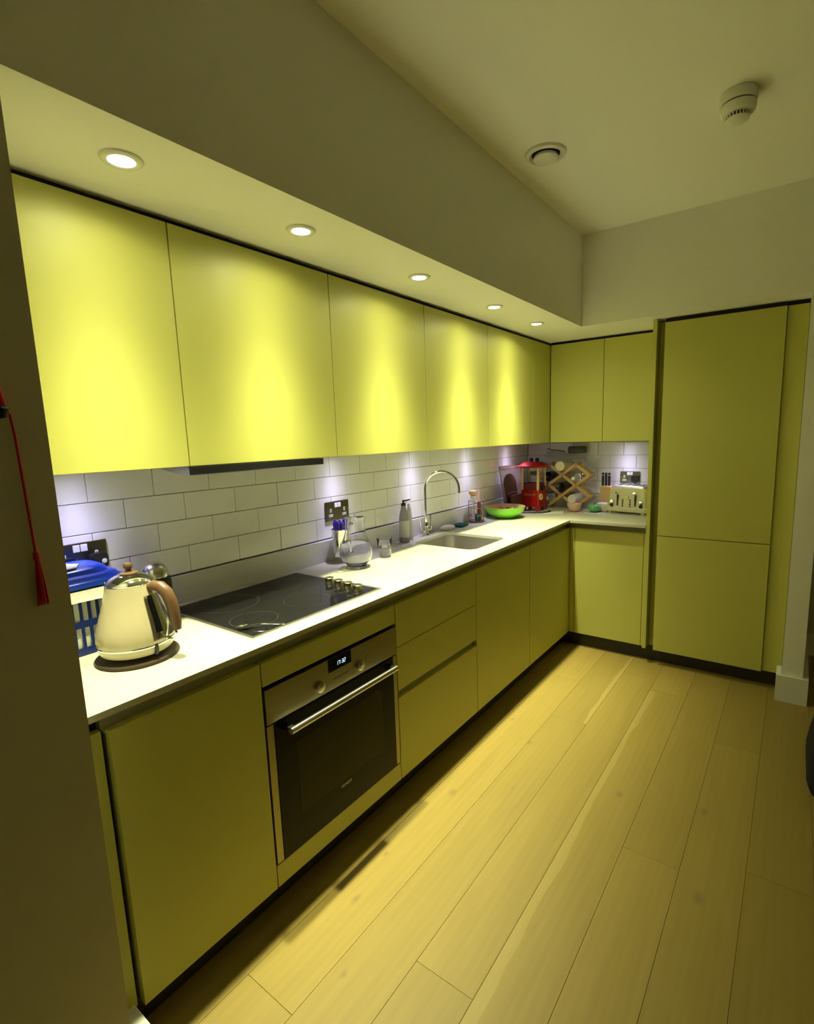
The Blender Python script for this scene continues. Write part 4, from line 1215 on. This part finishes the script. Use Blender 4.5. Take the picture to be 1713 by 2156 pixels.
# ================================================================== KNIFE BLOCK, TOASTER, SMALL ITEMS
kb = thing('knife_block', 'pale wooden knife block between wine rack and toaster', 'knife block', (0.672, 2.968, ZT))
bm = bmesh.new(); box(bm, -.036, .036, -.030, .050, .0004, .170, bev=.003); mk('block', bm, 'beech', kb, world=False)
for k, lab in zip((-1, 0, 1), ('left one of three black-handled knives in the block', 'middle one of three black-handled knives in the block', 'right one of three black-handled knives in the block')):
    t = thing('kitchen_knife', lab, 'knife', (0.668 + k * .0225, 2.968, ZT + .1705), group='knives in the wooden block')
    bm = bmesh.new(); box(bm, -.0075, .0075, -.010, .010, .004, .098, bev=.003); mk('handle', bm, 'black', t, world=False)
    bm = bmesh.new(); box(bm, -.0078, .0078, -.0103, .0103, .0982, .106, bev=.002); mk('end_cap', bm, 'chrome', t, world=False)
    if k:
        bm = bmesh.new(); box(bm, -.0079, .0079, -.0104, .0104, .078, .082); mk('band', bm, 'chrome', t, world=False)
    bm = bmesh.new(); box(bm, -.002, .002, -.008, .008, .0002, .0039); mk('blade', bm, 'chrome', t, world=False)

ts = thing('toaster', 'cream four-slice toaster with chrome levers by the tall cabinet', 'toaster', (0.855, 2.806, ZT), rz=math.radians(-9.5))
TW = .136
bm = bmesh.new()
lv = [(TW + .006, -.006, .196, .012), (TW + .010, -.012, .200, .018), (TW + .010, -.012, .200, .040), (TW, 0, .190, .048), (TW - .004, .010, .182, .16), (TW - .012, .020, .174, .176)]
rows = [[bm.verts.new((x, y, z)) for x, y in rrect(-a, a, y0, y1, .024, 5)] for a, y0, y1, z in lv]
for a, b in zip(rows, rows[1:]):
    for i in range(len(a)): bm.faces.new((a[i], a[(i + 1) % len(a)], b[(i + 1) % len(a)], b[i]))
bm.faces.new(rows[0][::-1]); bm.faces.new(rows[-1])
mk('body', bm, 'cream_toast', ts, world=False, smooth=True, angle=35)
bm = bmesh.new()
lv = [(TW - .014, .022, .172, .1765), (TW - .018, .027, .167, .186), (TW - .026, .036, .158, .191)]
rows = [[bm.verts.new((x, y, z)) for x, y in rrect(-a, a, y0, y1, .022, 5)] for a, y0, y1, z in lv]
for a, b in zip(rows, rows[1:]):
    for i in range(len(a)): bm.faces.new((a[i], a[(i + 1) % len(a)], b[(i + 1) % len(a)], b[i]))
bm.faces.new(rows[0][::-1]); bm.faces.new(rows[-1])
tt = mk('top_plate', bm, 'top_steel', ts, world=False, smooth=True, angle=30)
for k in range(4):
    xx = -.078 + .052 * k
    bm = bmesh.new(); box(bm, xx - .014, xx + .014, .050, .146, .1911, .1922, bev=.0004); mk('slot', bm, 'black', tt, world=False)
for sgn in (-1, 1):
    xx = sgn * .062
    bm = bmesh.new(); box(bm, xx - .0045, xx + .0045, -.0035, .006, .055, .135, bev=.001); sl = mk('lever_track', bm, 'black', ts, world=False)
    bm = bmesh.new(); tube(bm, [(xx, -.004, .132), (xx, -.018, .140), (xx, -.022, .148)], [.006, .009, .0085], 14); mk('lever', bm, 'satin', sl, smooth=True, world=False)
    lathe_part('dial', 'chrome', ts, [(0, 0), (.013, 0), (.013, .005), (.011, .008), (0, .008)], 24, c=(sgn * .102, -.0005, .083), axis='Y')
    lathe_part('knob', 'dark', ts, [(0, 0), (.011, 0), (.011, .008), (.008, .010), (0, .010)], 22, c=(sgn * .102, -.001, .057), axis='Y')
    for q in range(4):
        lathe_part('button', 'black', ts, [(0, 0), (.0048, 0), (.0048, .003), (0, .0035)], 14, c=(sgn * .026, .001, .052 + .0145 * q), axis='Y')
bm = bmesh.new(); box(bm, -TW * .82, TW * .82, -.0145, -.0122, .0405, .0440); mk('trim_strip', bm, 'chrome', ts, world=False)
bm = bmesh.new(); box(bm, -.012, .012, .0005, .0035, .104, .124, bev=.001); mk('badge', bm, 'cap_cream', ts, world=False)
for sx_ in (-1, 1):
    for yy in (.008, .178):
        bm = bmesh.new(); box(bm, sx_ * .115 - .012, sx_ * .115 + .012, yy - .010, yy + .010, .0004, .0122, bev=.002); mk('foot', bm, 'dark' if yy > .1 else 'cream_toast', ts, world=False)

t = thing('small_bowl', 'small pale pink bowl on the worktop before the wine rack', 'bowl', (0.505, 2.772, ZT))
lathe_part('bowl', 'pink', t, [(0, .0003), (.026, .0003), (.028, .004), (.034, .010), (.047, .036), (.052, .058), (.0512, .0585), (.0495, .057), (.044, .036), (.030, .013), (0, .010)], 40)
lathe_part('stained_foot', 'orange', t, [(.0284, .0035), (.0290, .0035), (.0340, .0088), (.0334, .0092)], 40, closed=True)

gp = thing('wrapped_pepper', 'shiny green pepper beside the cream toaster', 'pepper', (0.640, 2.795, ZT))
bm = bmesh.new()
n, mrows = 40, 14
rows = []
for k in range(mrows + 1):
    th = PI * k / mrows
    ring = []
    for i in range(n):
        a = 2 * PI * i / n
        lob = 1 + .10 * abs(math.cos(2 * a)) * math.sin(th)
        r = .042 * math.sin(th) * lob
        ring.append(bm.verts.new((r * math.cos(a), r * math.sin(a), .0335 - .0325 * math.cos(th) - .010 * math.exp(-((th - PI) * 2.2) ** 2))))
    rows.append(ring)
for a, b in zip(rows, rows[1:]):
    for i in range(n): bm.faces.new((a[i], a[(i + 1) % n], b[(i + 1) % n], b[i]))
bmesh.ops.remove_doubles(bm, verts=bm.verts[:], dist=1e-5)
mk('flesh', bm, 'pepper', gp, smooth=True, world=False, angle=80)
bm = bmesh.new(); tube(bm, [(0, 0, .055), (.002, -.002, .064), (.005, -.004, .071)], [.005, .004, .0045], 8); mk('stem', bm, 'leaf', gp, smooth=True, world=False)
pk = thing('food_packet', 'white packet with pink print behind the green pepper', 'packet', (0.683, 2.864, ZT))
bm = bmesh.new(); box(bm, -.045, .045, -.030, .030, .0004, .062, bev=.012); mk('body', bm, 'label_white', pk, world=False, smooth=True)
bm = bmesh.new(); box(bm, .016, .026, -.0308, -.0301, .014, .046); mk('stripe', bm, 'pink', pk, world=False)
bm = bmesh.new(); box(bm, .030, .033, -.0308, -.0301, .014, .046); mk('stripe', bm, 'red', pk, world=False)
o = mk('white_tray', (lambda bm: (prism(bm, rrect(.585, .712, 2.726, 2.748, .008, 3), ZT + .0004, ZT + .003), bm)[1])(bmesh.new()), 'label_white', loc=(.65, 2.737, ZT)); tag(o, 'thin white strip of card in front of the green pepper', 'card')

# ================================================================== RED TASSEL, NAVY CUSHION
ta = thing('red_tassel', 'red cord with a tassel hanging from a dark hook on the near wall', 'tassel', (XS + .012, -0.512, 1.16))
bm = bmesh.new(); tube(bm, [(XS + .0005, -.532, 1.488), (XS + .030, -.532, 1.488), (XS + .036, -.532, 1.500)], .006, 10); mk('hook', bm, 'dark', ta, smooth=True)
bm = bmesh.new(); tube(bm, [(XS + .014, -.536, 1.497), (XS + .016, -.528, 1.500), (XS + .014, -.520, 1.49), (XS + .010, -.516, 1.45), (XS + .008, -.513, 1.35), (XS + .008, -.511, 1.245)], .0022, 8); mk('cord', bm, 'red_cord', ta, smooth=True)
bm = bmesh.new(); tube(bm, [(XS + .012, -.545, 1.560), (XS + .016, -.538, 1.535), (XS + .016, -.530, 1.505), (XS + .014, -.527, 1.495)], [.011, .010, .007, .003], 10); mk('loop_knot', bm, 'red_cord', ta, smooth=True)
bm = bmesh.new(); tube(bm, [(XS + .008, -.511, 1.250), (XS + .009, -.511, 1.236)], [.0045, .005], 10); mk('tassel_head', bm, 'red_cord', ta, smooth=True)
for k in range(22):
    a = 2 * PI * k / 22; r = random.uniform(.3, 1.0)
    cx, cy = XS + .0095, -.511
    bm = bmesh.new()
    tube(bm, [(cx + .003 * r * math.cos(a), cy + .003 * r * math.sin(a), 1.236), (cx + .006 * r * math.cos(a), cy + .007 * r * math.sin(a), 1.20), (cx + .0065 * r * math.cos(a), cy + .010 * r * math.sin(a), 1.152 + random.uniform(0, .006))], [.0012, .0013, .0010], 5)
    mk('thread', bm, 'red_cord', ta, smooth=True)

nc = bmesh.new()
rows = []
for k in range(13):
    th = k / 12
    z = .40 * th
    prof = [.80, .96, 1.0, 1.0, .985, .97, .95, .93, .91, .885, .85, .78, .60][k]
    rows.append([nc.verts.new((2.20 + (x - 2.20) * prof, 1.62 + (y - 1.62) * prof, z + .0005)) for x, y in rrect(1.905, 2.495, 1.36, 1.88, .13, 6)])
for a, b in zip(rows, rows[1:]):
    for i in range(len(a)): nc.faces.new((a[i], a[(i + 1) % len(a)], b[(i + 1) % len(a)], b[i]))
nc.faces.new(rows[0][::-1]); nc.faces.new(rows[-1])
o = mk('floor_pouffe', nc, 'navy_cloth', loc=(2.2, 1.62, 0), smooth=True, angle=60)
tag(o, 'dark navy padded pouffe on the floor at the right edge', 'pouffe')
